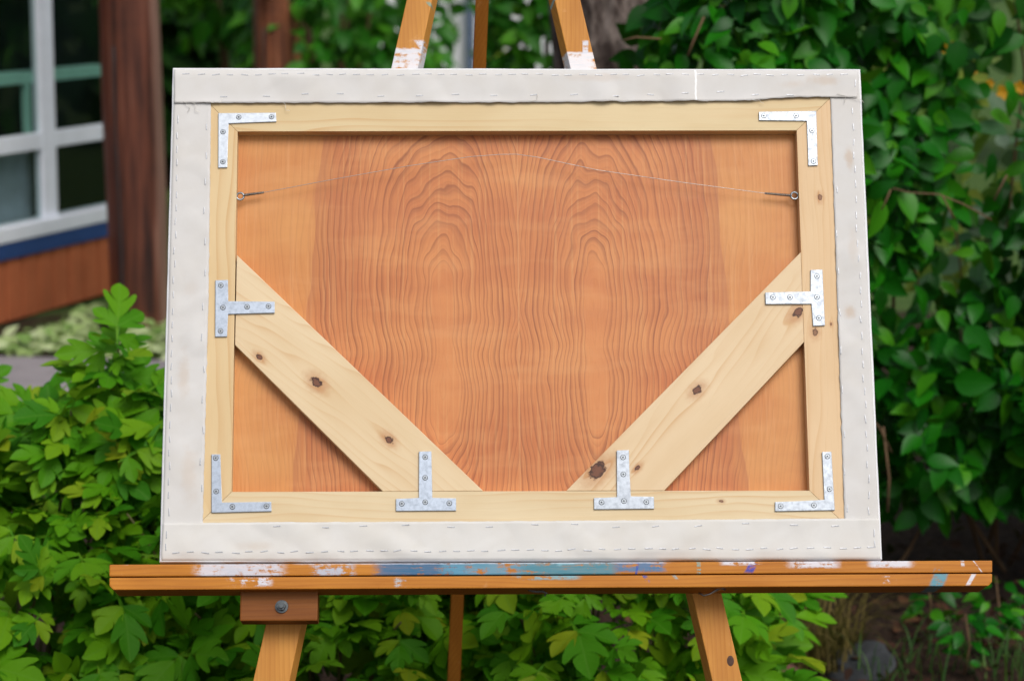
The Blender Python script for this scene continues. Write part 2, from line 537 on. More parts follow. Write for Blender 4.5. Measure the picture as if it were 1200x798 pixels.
# diagonal braces
a1, a2, a3, a4 = P(277.2, 298), P(567, 575.2), P(448.5, 575.6), P(275.0, 404)
b1, b2, b3, b4 = P(939, 294.5), P(663, 575), P(778.5, 574.8), P(942.8, 400.5)
angA = math.atan2(a2[1] - a1[1], a2[0] - a1[0])
angB = math.atan2(b1[1] - b2[1], b1[0] - b2[0])
m_bra = mat_pine('pine_left_brace', angA, (K(371, 448, 5.0), K(304, 418, 2.8), K(456, 515, 3.8)), 15.0, (0.67, 0.525, 0.33), 90, 0.25)
m_brb = mat_pine('pine_right_brace', angB, (K(817, 457, 4.2), K(935, 366, 4.8), K(700, 551, 7.5), K(747, 548, 2.4)), 19.0, (0.67, 0.515, 0.325), 80, -0.2)
prism('diagonal_brace', inset([a1, a2, a3, a4], 0.0003), 0.0008, 0.0182, m_bra, paint, 0.0008)
prism('diagonal_brace', inset([b1, b2, b3, b4], 0.0003), 0.0008, 0.0182, m_brb, paint, 0.0008)

# canvas folded over and stapled to the bars ------------------------------------------------
cv = (0.62, 0.605, 0.585)
def SP(px, py, ax, az, st):
    q = P(px, py)
    return (q[0], q[1], ax / 899.0, az / 899.0, st)
m_ft = mat_canvas('canvas_top', cv, (SP(965, 96, 28, 9, .35), SP(930, 100, 22, 8, .25), SP(700, 92, 60, 8, .22)), ((P(815, 100)[0], 0.0016),))
m_fl = mat_canvas('canvas_left', cv, (SP(215, 440, 10, 40, .3), SP(222, 560, 14, 45, .25), SP(225, 340, 14, 14, .12)), ())
m_fr = mat_canvas('canvas_right', cv, (SP(996, 365, 10, 12, .5), SP(995, 185, 7, 22, .5), SP(999, 290, 8, 30, .2)), ())
m_fb = mat_canvas('canvas_bottom', (0.645, 0.63, 0.60), (SP(300, 640, 30, 8, .2),), ())

def wrinkle(x, z, seed, along):
    """slow diagonal tension folds plus fine puckers, in metres"""
    a = mnoise.noise(Vector(((x * 17 + z * 9), (z * 17 - x * 5), seed)))
    b = mnoise.noise(Vector(((x * 38 - z * 34), (z * 26 + x * 7), seed + 4)))
    return 0.0055 * max(0, a) ** 1.2 + 0.0018 * max(0, b)

def skirt(bm, d):
    """give a sheet facing -y a turned-back edge of depth d"""
    es = [e for e in bm.edges if e.is_boundary]
    r = bmesh.ops.extrude_edge_only(bm, edges=es)
    for v in [g for g in r['geom'] if isinstance(g, bmesh.types.BMVert)]:
        v.co.y += d

def fold(px_out, px_in, nu, nv, seed, mat, lift=0.0010, y0=-0.0014, fray=0.0012):
    """strip of cloth between an outer and an inner pixel polyline (same count)"""
    outer = [P(*p) for p in px_out]
    inner = [P(*p) for p in px_in]
    def samp(pl, f):
        ls = [math.hypot(b[0] - a[0], b[1] - a[1]) for a, b in zip(pl, pl[1:])]
        d, i = f * sum(ls), 0
        while i < len(ls) - 1 and d > ls[i]:
            d -= ls[i]
            i += 1
        g = min(1.0, d / ls[i])
        return Vector((pl[i][0] * (1 - g) + pl[i + 1][0] * g, pl[i][1] * (1 - g) + pl[i + 1][1] * g))
    bm = bmesh.new()
    grid = []
    for i in range(nu + 1):
        f = i / nu
        a, b = samp(outer, f), samp(inner, f)
        row = []
        for j in range(nv + 1):
            g = j / nv
            p = a.lerp(b, g)
            ends = min(1, min(f, 1 - f) * 20)
            if j == nv:
                d = (b - a).normalized()
                p += d * fray * (mnoise.noise(Vector((f * 60, seed, 0))) * 0.8 + mnoise.noise(Vector((f * 300, seed, 2))) * 0.35)
            wv = wrinkle(p.x, p.y, seed, f) * min(1, g * 5)
            el = lift * max(0, (g - 0.72) / 0.28) ** 2 * (0.25 + 1.6 * max(0, mnoise.noise(Vector((f * 14, seed + 20, 0)))))
            row.append(bm.verts.new((p.x, -0.0010 + (y0 + 0.0010) * min(1, g * 6) - wv * (0.35 + 0.65 * ends if nu > 200 else min(1, max(0, min(f, 1 - f) * 12 - .6))) - el, p.y)))
        grid.append(row)
    for i in range(nu):
        for j in range(nv):
            bm.faces.new((grid[i][j], grid[i + 1][j], grid[i + 1][j + 1], grid[i][j + 1]))
    bmesh.ops.recalc_face_normals(bm, faces=bm.faces[:])
    if sum(f.normal.y for f in bm.faces) > 0:
        bmesh.ops.reverse_faces(bm, faces=bm.faces[:])
    skirt(bm, 0.0012)
    return from_bm('canvas_fold', bm, mat, paint, smooth=True, recalc=False)

f_l = fold([(204.5, 82), (197, 370), (189.3, 656)], [(247.5, 112), (244.5, 350), (237.5, 622)], 190, 14, 3, m_fl, 0.0006, -0.0013)
f_r = fold([(1006, 83), (1018.3, 370), (1031.5, 655)], [(973, 112), (981, 350), (990, 622)], 190, 14, 13, m_fr, 0.0006, -0.0013)
f_t = fold([(204.3, 82.2), (600, 82.4), (1006, 83)], [(204.5, 122), (600, 121.5), (868, 119.5), (935, 115), (1004, 115.5)], 330, 14, 23, m_ft, 0.0030, -0.0030, 0.0016)
f_b = fold([(189.2, 656.8), (600, 656), (1031.8, 655)], [(191.5, 613), (600, 611), (1029, 607.5)], 330, 14, 33, m_fb, 0.0008, -0.0030, 0.0008)
# loose threads along the cut edge
for (x0, y0) in ((215, 121), (226, 122), (246, 121), (330, 121.5), (980, 112), (998, 116), (620, 121), (880, 119)):
    pts = []
    q0 = P(x0, y0)
    ang = random.uniform(-0.5, 0.5)
    for k in range(6):
        ang += random.uniform(-0.45, 0.45)
        pts.append((q0[0] + 0.0035 * k * math.cos(ang), -0.0052 + 0.0002 * k, q0[1] + 0.0030 * k * math.sin(ang)))
    tube('loose_thread', pts, 0.00030, M_thread, f_t, 4)

# staples: one shared mesh, every staple its own object
bm = bmesh.new()
bm_box(bm, (0, 0, 0), (0.0100, 0.0007, 0.0015), 0.0003)
for s in (-1, 1):
    bm_box(bm, (s * 0.0045, 0.0010, 0), (0.0007, 0.0016, 0.0010), 0)
proto = from_bm('staple', bm, M_staple, f_t)
ME_staple = proto.data
bpy.data.objects.remove(proto)
from mathutils.bvhtree import BVHTree
def strip_bvh(o):
    return BVHTree.FromPolygons([v.co[:] for v in o.data.vertices], [p.vertices[:] for p in o.data.polygons])
BV = {o.name: strip_bvh(o) for o in (f_l, f_r, f_t, f_b)}
def staples(fo, p0, p1, step, jit, vertical):
    L = math.hypot(p1[0] - p0[0], p1[1] - p0[1])
    d = step * 0.5
    while d < L:
        f = d / L
        px = p0[0] + (p1[0] - p0[0]) * f + (random.uniform(-1, 1) * jit if vertical else 0)
        py = p0[1] + (p1[1] - p0[1]) * f + (0 if vertical else random.uniform(-1, 1) * jit)
        q = P(px, py)
        hit = BV[fo.name].ray_cast(Vector((q[0], -0.05, q[1])), Vector((0, 1, 0)))
        y = hit[0].y if hit[0] is not None else -0.003
        o = link('staple', ME_staple, fo)
        o.location = (q[0], y - 0.0002, q[1])
        o.rotation_euler = (0, (math.pi / 2 if vertical else 0) + random.gauss(0, 0.07), 0)
        sc = random.uniform(0.85, 1.05)
        o.scale = (sc, 1, 1)
        d += step * random.uniform(0.86, 1.14)
staples(f_t, (210, 88.5), (1000, 89), 16.5, 0.9, False)
staples(f_t, (240, 115), (960, 110.5), 45, 3.0, False)
staples(f_l, (209, 132), (197, 610), 17.5, 1.0, True)
staples(f_l, (243, 132), (235, 605), 35, 2.0, True)
staples(f_r, (998, 122), (1019, 605), 17.5, 1.2, True)
staples(f_r, (979, 200), (993, 605), 46, 2.0, True)
staples(f_b, (198, 648), (1022, 642), 17.5, 1.0, False)
staples(f_b, (300, 617), (1015, 615), 50, 2.0, False)
staples(f_b, (196.5, 620), (194.5, 648), 14, 0.6, True)
staples(f_b, (1023, 618), (1026, 646), 14, 0.6, True)
staples(f_t, (1002, 92), (1003, 112), 14, 0.5, True)

# brackets ----------------------------------------------------------------------------------
bm = bmesh.new()
def disc(bm, r, y, seg=14, mi=0, y2=None, r2=0.0):
    vs = [bm.verts.new((r * math.cos(2 * math.pi * k / seg), y, r * math.sin(2 * math.pi * k / seg))) for k in range(seg)]
    f = bm.faces.new(vs)
    f.material_index = mi
    return f
def ringb(bm, r0, y0, r1, y1, seg=14, mi=0):
    a = [bm.verts.new((r0 * math.cos(2 * math.pi * k / seg), y0, r0 * math.sin(2 * math.pi * k / seg))) for k in range(seg)]
    b = [bm.verts.new((r1 * math.cos(2 * math.pi * k / seg), y1, r1 * math.sin(2 * math.pi * k / seg))) for k in range(seg)]
    for k in range(seg):
        f = bm.faces.new((a[k], a[(k + 1) % seg], b[(k + 1) % seg], b[k]))
        f.material_index = mi
ringb(bm, 0.0042, -0.00005, 0.0036, -0.00035, mi=1)      # dark countersink
ringb(bm, 0.0036, -0.00035, 0.0033, -0.0005, mi=0)
disc(bm, 0.0033, -0.0005, mi=0)
for a in (0, math.pi / 2):
    n0 = len(bm.verts)
    bm_box(bm, (0, -0.0004, 0), (0.0036, 0.0006, 0.0008), 0, Matrix.Rotation(a + 0.3, 4, 'Y'))
    bm.verts.ensure_lookup_table()
    for f in bm.faces:
        if all(v.index >= n0 or v in bm.verts[n0:] for v in f.verts):
            f.material_index = 1
me = bpy.data.meshes.new('screw')
bmesh.ops.recalc_face_normals(bm, faces=bm.faces[:])
bm.to_mesh(me)
bm.free()
me.materials.append(M_screw)
me.materials.append(M_dark)
ME_screw = me

def bracket(name, px_poly, screws, mat):
    br = prism(name, [P(*p) for p in px_poly], -0.0024, -0.0001, mat, paint, 0.0005)
    for (sx, sy) in screws:
        q = P(sx, sy)
        o = link('screw', ME_screw, br)
        o.location = (q[0], -0.0024, q[1])
        o.scale = (.86, 1, .86)
        o.rotation_euler = (0, random.uniform(0, 1.5), 0)
    return br
bracket('corner_bracket', [(256, 133.5), (323.5, 133), (324, 143.5), (267.5, 145), (266.5, 197), (255.8, 197.5)], [(280, 138.3), (318.3, 138), (261.5, 155.5), (261.3, 190.5)], M_zinc_pale)
bracket('corner_bracket', [(889, 132), (956.3, 131), (958, 194.6), (947, 195), (945.8, 142), (889.2, 142)], [(894.8, 136.7), (932.5, 136.7), (951.2, 154), (953, 190)], M_zinc)
bracket('corner_bracket', [(248, 532.5), (258.4, 532.5), (259.6, 589.5), (318, 588), (318.3, 599.3), (248, 601)], [(253, 537), (253.5, 576), (272.5, 594), (312.5, 593.3)], M_zinc_dull)
bracket('corner_bracket', [(963, 530), (974, 529.5), (978, 598), (908, 599.3), (908, 588.3), (966.5, 586.3)], [(969.3, 535), (971.8, 573.3), (953.5, 592.3), (914.5, 593.3)], M_zinc)
bracket('tee_bracket', [(252.5, 329), (267.4, 328.6), (267, 354), (322, 354), (322, 367.2), (267, 368), (266.3, 395), (252.2, 395.3)], [(259, 335), (261.5, 361), (258.7, 388.5), (289.8, 360.2), (314.8, 359.5)], M_zinc_dull)
bracket('tee_bracket', [(949.5, 317), (963.5, 316.5), (966.5, 382), (952.5, 382.6), (951.2, 356), (897, 357), (896.5, 343.2), (950.3, 342.6)], [(957, 324.3), (957, 348.7), (959.3, 373.3), (925.5, 349), (905.5, 349)], M_zinc)
bracket('tee_bracket', [(464, 584.6), (491.5, 584), (491, 529.3), (505.6, 529), (506.2, 584), (534.5, 584), (534.5, 598.5), (464, 599)], [(470.8, 590.4), (498.3, 588.6), (526.5, 589.8), (498.3, 536), (498.2, 560)], M_zinc_dull)
bracket('tee_bracket', [(695.8, 583.5), (723.6, 583), (722.5, 528), (736.8, 527.6), (738.6, 582.2), (766.2, 582.2), (766.5, 596.3), (696, 597)], [(704.8, 588.8), (731, 587.3), (757.2, 588.4), (730, 536.2), (730.3, 556)], M_zinc)

# hanging wire and the two eye screws -------------------------------------------------------
def eye(px, py, side):
    q = P(px, py, 0.006)
    bm = bmesh.new()
    rr = 0.0048
    pts = [(q[0] + rr * math.cos(a), 0.006, q[1] + rr * math.sin(a)) for a in [2 * math.pi * k / 16 for k in range(17)]]
    bm_tube(bm, pts, 0.0014, 7)
    bm_tube(bm, [(q[0] + side * rr, 0.006, q[1]), (q[0] + side * 0.018, 0.006, q[1])], 0.0012, 6)
    return from_bm('screw_eye', bm, M_screw, paint, True)
eye(281.5, 230.3, -1)
eye(931.0, 229.6, 1)
wp = [(285.5, 229), (308, 226), (390, 210.5), (480, 194.5), (550, 184), (585, 181.3), (605, 181), (630, 184.5), (700, 199.5), (800, 214), (897, 226.8), (927, 229.3)]
def wy(px):
    return 0.006 - 0.0035 * math.sin(math.pi * (px - 285) / 642)
wpts = []
for (pa, pb) in zip(wp, wp[1:]):
    for k in range(6):
        f = k / 6
        px, py = pa[0] + (pb[0] - pa[0]) * f, pa[1] + (pb[1] - pa[1]) * f
        q = P(px, py, wy(px))
        wpts.append((q[0], wy(px), q[1]))
q = P(927, 229.3, 0.006)
wpts.append((q[0], 0.006, q[1]))
wire = tube('hanging_wire', wpts, 0.00040, M_wire, paint, 5)
def twist(pa, pb):
    bm = bmesh.new()
    n = 60
    for s in (0, math.pi):
        pts = []
        for k in range(n + 1):
            f = k / n
            q = P(pa[0] + (pb[0] - pa[0]) * f, pa[1] + (pb[1] - pa[1]) * f, 0.006)
            a = s + f * 2 * math.pi * 7
            r = 0.0015 * (1 - 0.4 * f)
            pts.append((q[0], 0.006 + r * math.cos(a), q[1] + r * math.sin(a)))
        bm_tube(bm, pts, 0.0007, 5)
    return from_bm('twisted_end', bm, M_twist, wire, True)
twist((285.5, 229), (309, 225.8))
twist((927, 229.4), (896.5, 226.7))

# ------------------------------------------------------------------ the easel
def mat_easel(name, axis, strokes=(), tone=(0.53, 0.205, 0.022), dark=(0.27, 0.075, 0.007), seed=0.0):
    """oiled orange wood; strokes = (x0,x1,z0,z1,colour,strength,raggedness) of dried paint, easel-local metres"""
    t = T(name)
    ob = t.obj()
    o = t.sep(ob)
    if axis == 'x':
        u, v, w_ = o[0], o[2], o[1]
    else:
        u, v, w_ = o[2], o[0], o[1]
    fib = t.noise(t.comb(t.mul(u, 9.0), t.mul(v, 420.0), t.mul(w_, 420.0)), 1.0, 3.0, 0.6)
    ph = t.add(t.mul(t.add(v, t.mul(w_, 0.7)), 170.0), t.mul(t.noise(t.comb(t.mul(u, 3.0), t.mul(v, 12.0), seed), 1.0, 2.0), 5.0))
    fr = t.m2('FRACT', ph)
    ln = t.mul(t.m2('POWER', fr, 2.5), t.sub(1.0, t.ss(fr, 0.85, 1.0)))
    blot = t.noise(t.comb(t.mul(u, 7.0), t.mul(v, 30.0), seed), 1.0, 3.0)
    col = t.mix(t.ss(blot, 0.3, 0.75), tone, tuple(a * b for a, b in zip(tone, (0.8, 0.72, 0.65))))
    col = t.mix(t.mul(ln, 0.45), col, dark)
    col = t.mix(t.mul(t.ss(fib, 0.5, 0.8), 0.35), col, dark)
    wear = t.noise(ob, 38.0, 5.0, 0.7)
    col = t.mix(t.mul(t.ss(wear, 0.62, 0.78), 0.3), col, (0.70, 0.42, 0.2))
    h = t.mul(fib, 0.4)
    brush = t.noise(t.comb(t.mul(o[0], 26.0), t.mul(o[1], 60.0), t.mul(o[2], 260.0)), 1.0, 5.0, 0.7)
    patch = t.noise(ob, 70.0, 5.0, 0.68)
    for (x0, x1, z0, z1, c, st, rg) in strokes:
        cx, cz, hx, hz = (x0 + x1) / 2, (z0 + z1) / 2, abs(x1 - x0) / 2, abs(z1 - z0) / 2
        ex = t.sub(t.m2('ABSOLUTE', t.sub(o[0], cx)), hx)
        ez = t.sub(t.m2('ABSOLUTE', t.sub(o[2], cz)), hz)
        en = min(0.03, hx * 0.6)
        slant = t.mul(t.sub(o[2], cz), random.uniform(-.8, .8) if hx < .02 else 0.0)
        ex = t.add(t.sub(t.m2('ABSOLUTE', t.add(t.sub(o[0], cx), slant)), hx), t.mul(t.add(t.sub(brush, 0.5), t.sub(patch, 0.5)), min(rg * 4.0, hx * 1.4)))
        ez = t.add(ez, t.mul(t.add(t.sub(patch, 0.5), t.sub(brush, 0.5)), min(rg * 0.9, hz * 1.2)))
        d = t.m2('MAXIMUM', ex, ez)
        fade = t.mul(t.ss(ex, -en, 0.0), 0.30)
        thin = t.ss(t.sub(t.add(brush, t.mul(t.sub(patch, 0.5), 1.2)), fade), 0.62 - st * 0.5, 0.72 - st * 0.3)
        f = t.mul(t.mul(t.sub(1.0, t.ss(d, -0.0015, 0.0015)), thin), t.lin(brush, 0.3, 0.62, 0.72, 1.0))
        cc = t.mix(t.ss(brush, 0.35, 0.7), c, tuple(min(1, a * 0.72 + 0.03) for a in c))
        col = t.mix(f, col, cc)
        h = t.add(h, t.mul(f, 0.8))
    return t.done(t.bsdf(col, t.lin(fib, 0.3, 0.7, 0.46, 0.62), 0, 0.25, t.bump(h, 0.35, 0.0007)))

Rm = MP.to_3x3()
gl = Vector(at_y(600, 399, 3.2)); gl.z = 0.0
GE = Matrix.Translation((0.02, 2.72, 0.0)) @ MP.to_euler().to_matrix().to_4x4()
easel = empty('easel', GE.to_translation(), MP.to_euler())
tag(easel, 'orange brown wooden A-frame easel with paint smeared tray, holding up the canvas', 'easel')
OFF = GE.inverted() @ MP.to_translation()
def E_(px, py, y):
    q = on_plane(MP, px, py, y)
    return (q[0] + OFF.x, q[2] + OFF.z)
def EY(y): return y + OFF.y

WHITE, BLUE, TEAL, CYAN, DEEP = (0.74, 0.74, 0.80), (0.06, 0.22, 0.42), (0.09, 0.33, 0.42), (0.25, 0.50, 0.58), (0.03, 0.05, 0.5)
yt = -0.016
def stroke(px0, px1, py0, py1, c, st=0.9, rg=0.012, y=yt):
    a, b = E_(px0, py0, y), E_(px1, py1, y)
    return (a[0], b[0], min(a[1], b[1]), max(a[1], b[1]), c, st, rg)
m_tray1 = mat_easel('tray_wood_painted', 'x', (
    stroke(212, 350, 658, 680, (0.66, 0.66, 0.72), 0.62, .03), stroke(340, 440, 658, 676, (0.50, 0.54, 0.64), 0.34, .03),
    stroke(428, 560, 656, 682, (0.012, 0.14, 0.29), 0.8, .03), stroke(500, 640, 655, 680, (0.10, 0.31, 0.44), 0.68, .03),
    stroke(600, 735, 655, 684, (0.045, 0.25, 0.33), 0.88, .025), stroke(700, 800, 655, 670, (0.06, 0.19, 0.36), 0.5, .03), stroke(744, 749, 657, 676, (0.03, 0.09, 0.42), 0.5, .008),
    stroke(640, 690, 656, 663, CYAN, 0.35, .02), stroke(814, 824, 655, 684, (0.24, 0.42, 0.38), 0.45, .006),
    stroke(872, 888, 660, 671, (0.02, 0.04, 0.40), 0.7, .02), stroke(830, 905, 655, 662, WHITE, 0.55, .02), stroke(908, 1000, 653, 665, WHITE, 0.62, .02),
    stroke(1010, 1076, 652, 664, WHITE, 0.85, .016), stroke(330, 800, 655, 659.5, WHITE, 0.60, .014), stroke(1090, 1106, 665, 676, TEAL, 0.55, .006),
    stroke(1124, 1132, 655, 663, WHITE, 0.5, .008), stroke(1143, 1147, 655, 670, WHITE, 0.55, .004), stroke(140, 156, 656, 661.5, WHITE, 0.4, .008)), seed=2)
m_tray2 = mat_easel('tray_lip_wood', 'x', (
    stroke(240, 345, 676, 687, WHITE, 0.28, .03), stroke(452, 486, 676, 688, (0.5, 0.52, 0.54), 0.24, .02),
    stroke(580, 700, 671, 679, (0.20, 0.42, 0.48), 0.45, .02), stroke(750, 764, 672, 682, (0.03, 0.09, 0.42), 0.2, .016), stroke(787, 794, 672, 678, CYAN, 0.6, .004),
    stroke(1088, 1112, 671, 688, TEAL, 0.8, .006), stroke(1134, 1142, 672, 685, WHITE, 0.8, .005), stroke(1020, 1064, 673, 684, WHITE, 0.16, .02)), seed=5)
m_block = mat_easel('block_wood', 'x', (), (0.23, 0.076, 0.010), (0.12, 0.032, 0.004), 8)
m_legl = mat_easel('left_leg_wood', 'z', (
    stroke(430, 520, 57, 100, (0.74, 0.75, 0.80), 0.8, .014, .044), stroke(484, 510, 47, 62, WHITE, 0.45, .016, .044), stroke(500, 507, 3, 8, (.2, .35, .28), .8, .003, .044)), (0.56, 0.255, 0.048), (0.34, 0.115, 0.016), 3)
m_legr = mat_easel('right_leg_wood', 'z', (
    stroke(655, 705, 61.5, 100, (0.80, 0.80, 0.83), 1.0, .003, .044), stroke(681, 691, 48, 64, WHITE, 0.75, .006, .044), stroke(646, 652, -10, 10, (.3, .5, .5), .7, .004, .044)), (0.56, 0.25, 0.045), (0.34, 0.115, 0.016), 6)
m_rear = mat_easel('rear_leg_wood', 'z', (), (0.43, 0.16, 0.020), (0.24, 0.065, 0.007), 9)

def legpoly(lt, lb, rb, rt):
    return [lt, lb, rb, rt]
def leg(l0, l1, r0, r1, inner, mat):
    """front-face edges as pixel lines (at y=0 and y=798)"""
    def edge(a, b, zloc):
        q0, q1 = E_(a, 0, .044), E_(b, 798, .044)
        f = (zloc - q0[1]) / (q1[1] - q0[1])
        return (q0[0] + (q1[0] - q0[0]) * f, zloc)
    zt = E_(575, -300, .044)[1]
    zb = -(EY(.06)) * math.tan(0.39706) * -1
    # local height at which the leg meets the ground
    M3 = GE.to_3x3()
    zb = (0.0 - GE.translation.z - (M3 @ Vector((0, EY(.055), 0))).z) / (M3 @ Vector((0, 0, 1))).z
    poly = [edge(l0, l1, zt), edge(l0, l1, zb), edge(r0, r1, zb), edge(r0, r1, zt)]
    k = 0.006
    back = [(p[0] + (k if inner == 'r' and i >= 2 else 0) - (k if inner == 'l' and i < 2 else 0), p[1]) for i, p in enumerate(poly)]
    return prism('leg', poly, EY(.044), EY(.067), mat, easel, 0.0012, back)
leg(476.6, 296.5, 506.5, 339, 'r', m_legl)
legR = leg(650, 835, 680, 870, 'l', m_legr)
# knot disc in the right leg
q = E_(856, 774, .044)
bm = bmesh.new()
ringb(bm, 0.0046, EY(.0439), 0.0026, EY(.0436), 12)
disc(bm, 0.0026, EY(.0436), 12)
for v in bm.verts:
    v.co.x += q[0] ; v.co.z = v.co.z * 1.5 + q[1]
from_bm('knot', bm, mat_plain('dark_knot', (0.06, 0.022, 0.01), 0.6, scale=300), legR, True)
# head block joining the legs
za, zb_ = E_(571, -290, .044), E_(571, -225, .044)
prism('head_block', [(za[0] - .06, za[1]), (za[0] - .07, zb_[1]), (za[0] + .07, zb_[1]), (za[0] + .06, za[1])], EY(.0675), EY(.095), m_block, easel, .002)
# rear leg (world points turned into the easel frame)
GI = GE.inverted()
ptop, pbot = Vector(at_y(575.5, -250, 3.50)), Vector(at_y(531.8, 798, 3.86))
pf = ptop + (pbot - ptop) * ((ptop.z - 0.0) / (ptop.z - pbot.z))
bm = bmesh.new()
ax = (pf - ptop).normalized()
rx = Vector((1, 0, 0)); rx = (rx - ax * rx.dot(ax)).normalized()
ry = ax.cross(rx)
vs = []
for p, wd in ((ptop, 0.0092), (pf, 0.0112)):
    for sx, sy in ((-1, -1), (1, -1), (1, 1), (-1, 1)):
        vs.append(bm.verts.new(GI @ (p + rx * wd * sx + ry * 0.02 * sy)))
for f in ((0, 1, 2, 3), (7, 6, 5, 4), (0, 4, 5, 1), (1, 5, 6, 2), (2, 6, 7, 3), (3, 7, 4, 0)):
    bm.faces.new([vs[i] for i in f])
bmesh.ops.bevel(bm, geom=bm.edges[:], offset=0.0014, segments=2, affect='EDGES')
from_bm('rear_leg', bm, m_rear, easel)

# the tray: board above, lip below, a dark groove between
def rail(name, pyl, pyr, pyl2, pyr2, y0, y1, mat, slope=0.0, cut=0.0):
    a, b = E_(128, pyl, y0), E_(1163, pyr, y0)
    c, d = E_(1163, pyr2, y0), E_(128, pyl2, y0)
    front = [a, b, c, d]
    back = [(a[0], a[1] + slope), (b[0], b[1] + slope), c, d]
    bm = bmesh.new()
    if cut:   # rounded lower corners of the lip
        front = [a, b, (c[0], c[1] + cut), (c[0] - cut, c[1]), (d[0] + cut, d[1]), (d[0], d[1] + cut)]
        back = front
    bm_prism(bm, front, EY(y0), EY(y1), 0.0016, back)
    return from_bm(name, bm, mat, easel)
rail('tray_board', 661.2, 656.4, 675.2, 670.4, yt, 0.0435, m_tray1, 0.0)
rail('tray_lip', 676.6, 671.8, 691, 686.2, yt + .0005, 0.0435, m_tray2, 0, 0.005)
# support block with its bolt under the left end
q1, q2 = E_(281.5, 693.8, .006), E_(372.5, 727, .006)
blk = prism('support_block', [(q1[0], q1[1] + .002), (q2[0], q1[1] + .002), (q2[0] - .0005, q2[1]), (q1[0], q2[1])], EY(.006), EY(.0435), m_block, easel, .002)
qb = E_(330, 710.3, .004)
bm = bmesh.new()
ringb(bm, 0.0085, EY(.0058), 0.0082, EY(.0042), 18)
ringb(bm, 0.0082, EY(.0042), 0.0052, EY(.0040), 18)
ringb(bm, 0.0056, EY(.0040), 0.0054, EY(-.001), 6)
disc(bm, 0.0054, EY(-.001), 6)
ringb(bm, 0.0032, EY(-.001), 0.0030, EY(-.005), 12)
disc(bm, 0.0030, EY(-.005), 12)
for v in bm.verts:
    v.co.x += qb[0]; v.co.z += qb[1]
from_bm('bolt', bm, mat_metal('dark_steel_bolt', (0.10, 0.11, 0.115), 0.4), blk)
# bent wire hook under the right end
qh = [E_(849, 689, .0), E_(845, 687.5, .0), E_(840, 691, .0), E_(833, 695, .0), E_(826, 696.5, .0), E_(820, 693, .0)]
tube('wire_hook', [(p[0], EY(-.004 + .003 * i), p[1]) for i, p in enumerate(qh)], [0.0042, 0.0038, 0.002, 0.0013, 0.0013, 0.0013], M_wire, easel, 8)
# frayed scrap of cord under the middle of the tray
sc0 = E_(630, 691, .0)
tube('cord_scrap', [(sc0[0] + dx, EY(.004), sc0[1] + dz) for dx, dz in ((-.012, .001), (-.006, -.001), (0, -.0018), (.006, -.0012), (.012, -.004), (.009, -.007))], 0.0016, mat_plain('grey_cord', (.10, .10, .09), .9, scale=500), easel, 5)

# ------------------------------------------------------------------ setting: ground and path
def mat_ground():
    t = T('soil_and_lawn')
    ob = t.obj()
    o = t.sep(ob)
    n1 = t.noise(ob, 3.0, 5.0, 0.65)
    n2 = t.noise(ob, 34.0, 5.0, 0.7)
    v = t.voro(ob, 38.0)
    soil = t.mix(t.ss(n2, 0.35, 0.7), (0.022, 0.013, 0.009), (0.05, 0.03, 0.02))
    soil = t.mix(t.mul(t.ss(v, 0.5, 0.15), 0.5), soil, (0.065, 0.035, 0.02))
    lawn = t.mix(t.ss(n2, 0.3, 0.7), (0.05, 0.10, 0.025), (0.09, 0.15, 0.035))
    f = t.ss(t.add(o[1], t.mul(t.sub(n1, 0.5), 2.5)), 9.8, 10.6)
    return t.done(t.bsdf(t.mix(f, soil, lawn), 0.95, 0, 0.15, t.bump(t.add(n2, v), 0.8, 0.02)))
vs, fs = [], []
xs = [-400, -60, -20] + list(np.linspace(-6, 6, 60)) + [20, 60, 400]
ys = [-400, -60, -15] + list(np.linspace(-3, 16, 90)) + [30, 80, 600]
for yy in ys:
    for xx in xs:
        near = -6 <= xx <= 6 and -3 <= yy <= 16
        zz = 0.018 * mnoise.noise(Vector((xx * 2.2, yy * 2.2, 0))) + 0.008 * mnoise.noise(Vector((xx * 9, yy * 9, 1))) - 0.012 if near else -0.012
        vs.append((xx, yy, zz))
nx = len(xs)
for j in range(len(ys) - 1):
    for i in range(nx - 1):
        fs.append((j * nx + i, j * nx + i + 1, (j + 1) * nx + i + 1, (j + 1) * nx + i))
tag(from_py('ground', vs, fs, mat_ground()), kind='structure')
M_path = mat_plain('grey_concrete', (0.30, 0.27, 0.28), 0.85, 0, 0.2, 6.0, 0.3, 0.3, 0.004)
bm = bmesh.new()
pl = [(-7, 8.75), (-2.2, 8.05), (-0.9, 7.9), (0.4, 8.2), (0.5, 8.9), (-0.8, 8.75), (-2.2, 8.95), (-7, 9.6)]
a = [bm.verts.new((p[0], p[1], 0.03)) for p in pl]
b = [bm.verts.new((p[0], p[1], -0.05)) for p in pl]
bm.faces.new(a)
for i in range(len(pl)):
    bm.faces.new((a[i], b[i], b[(i + 1) % len(pl)], a[(i + 1) % len(pl)]))
tag(from_bm('path', bm, M_path), kind='structure')

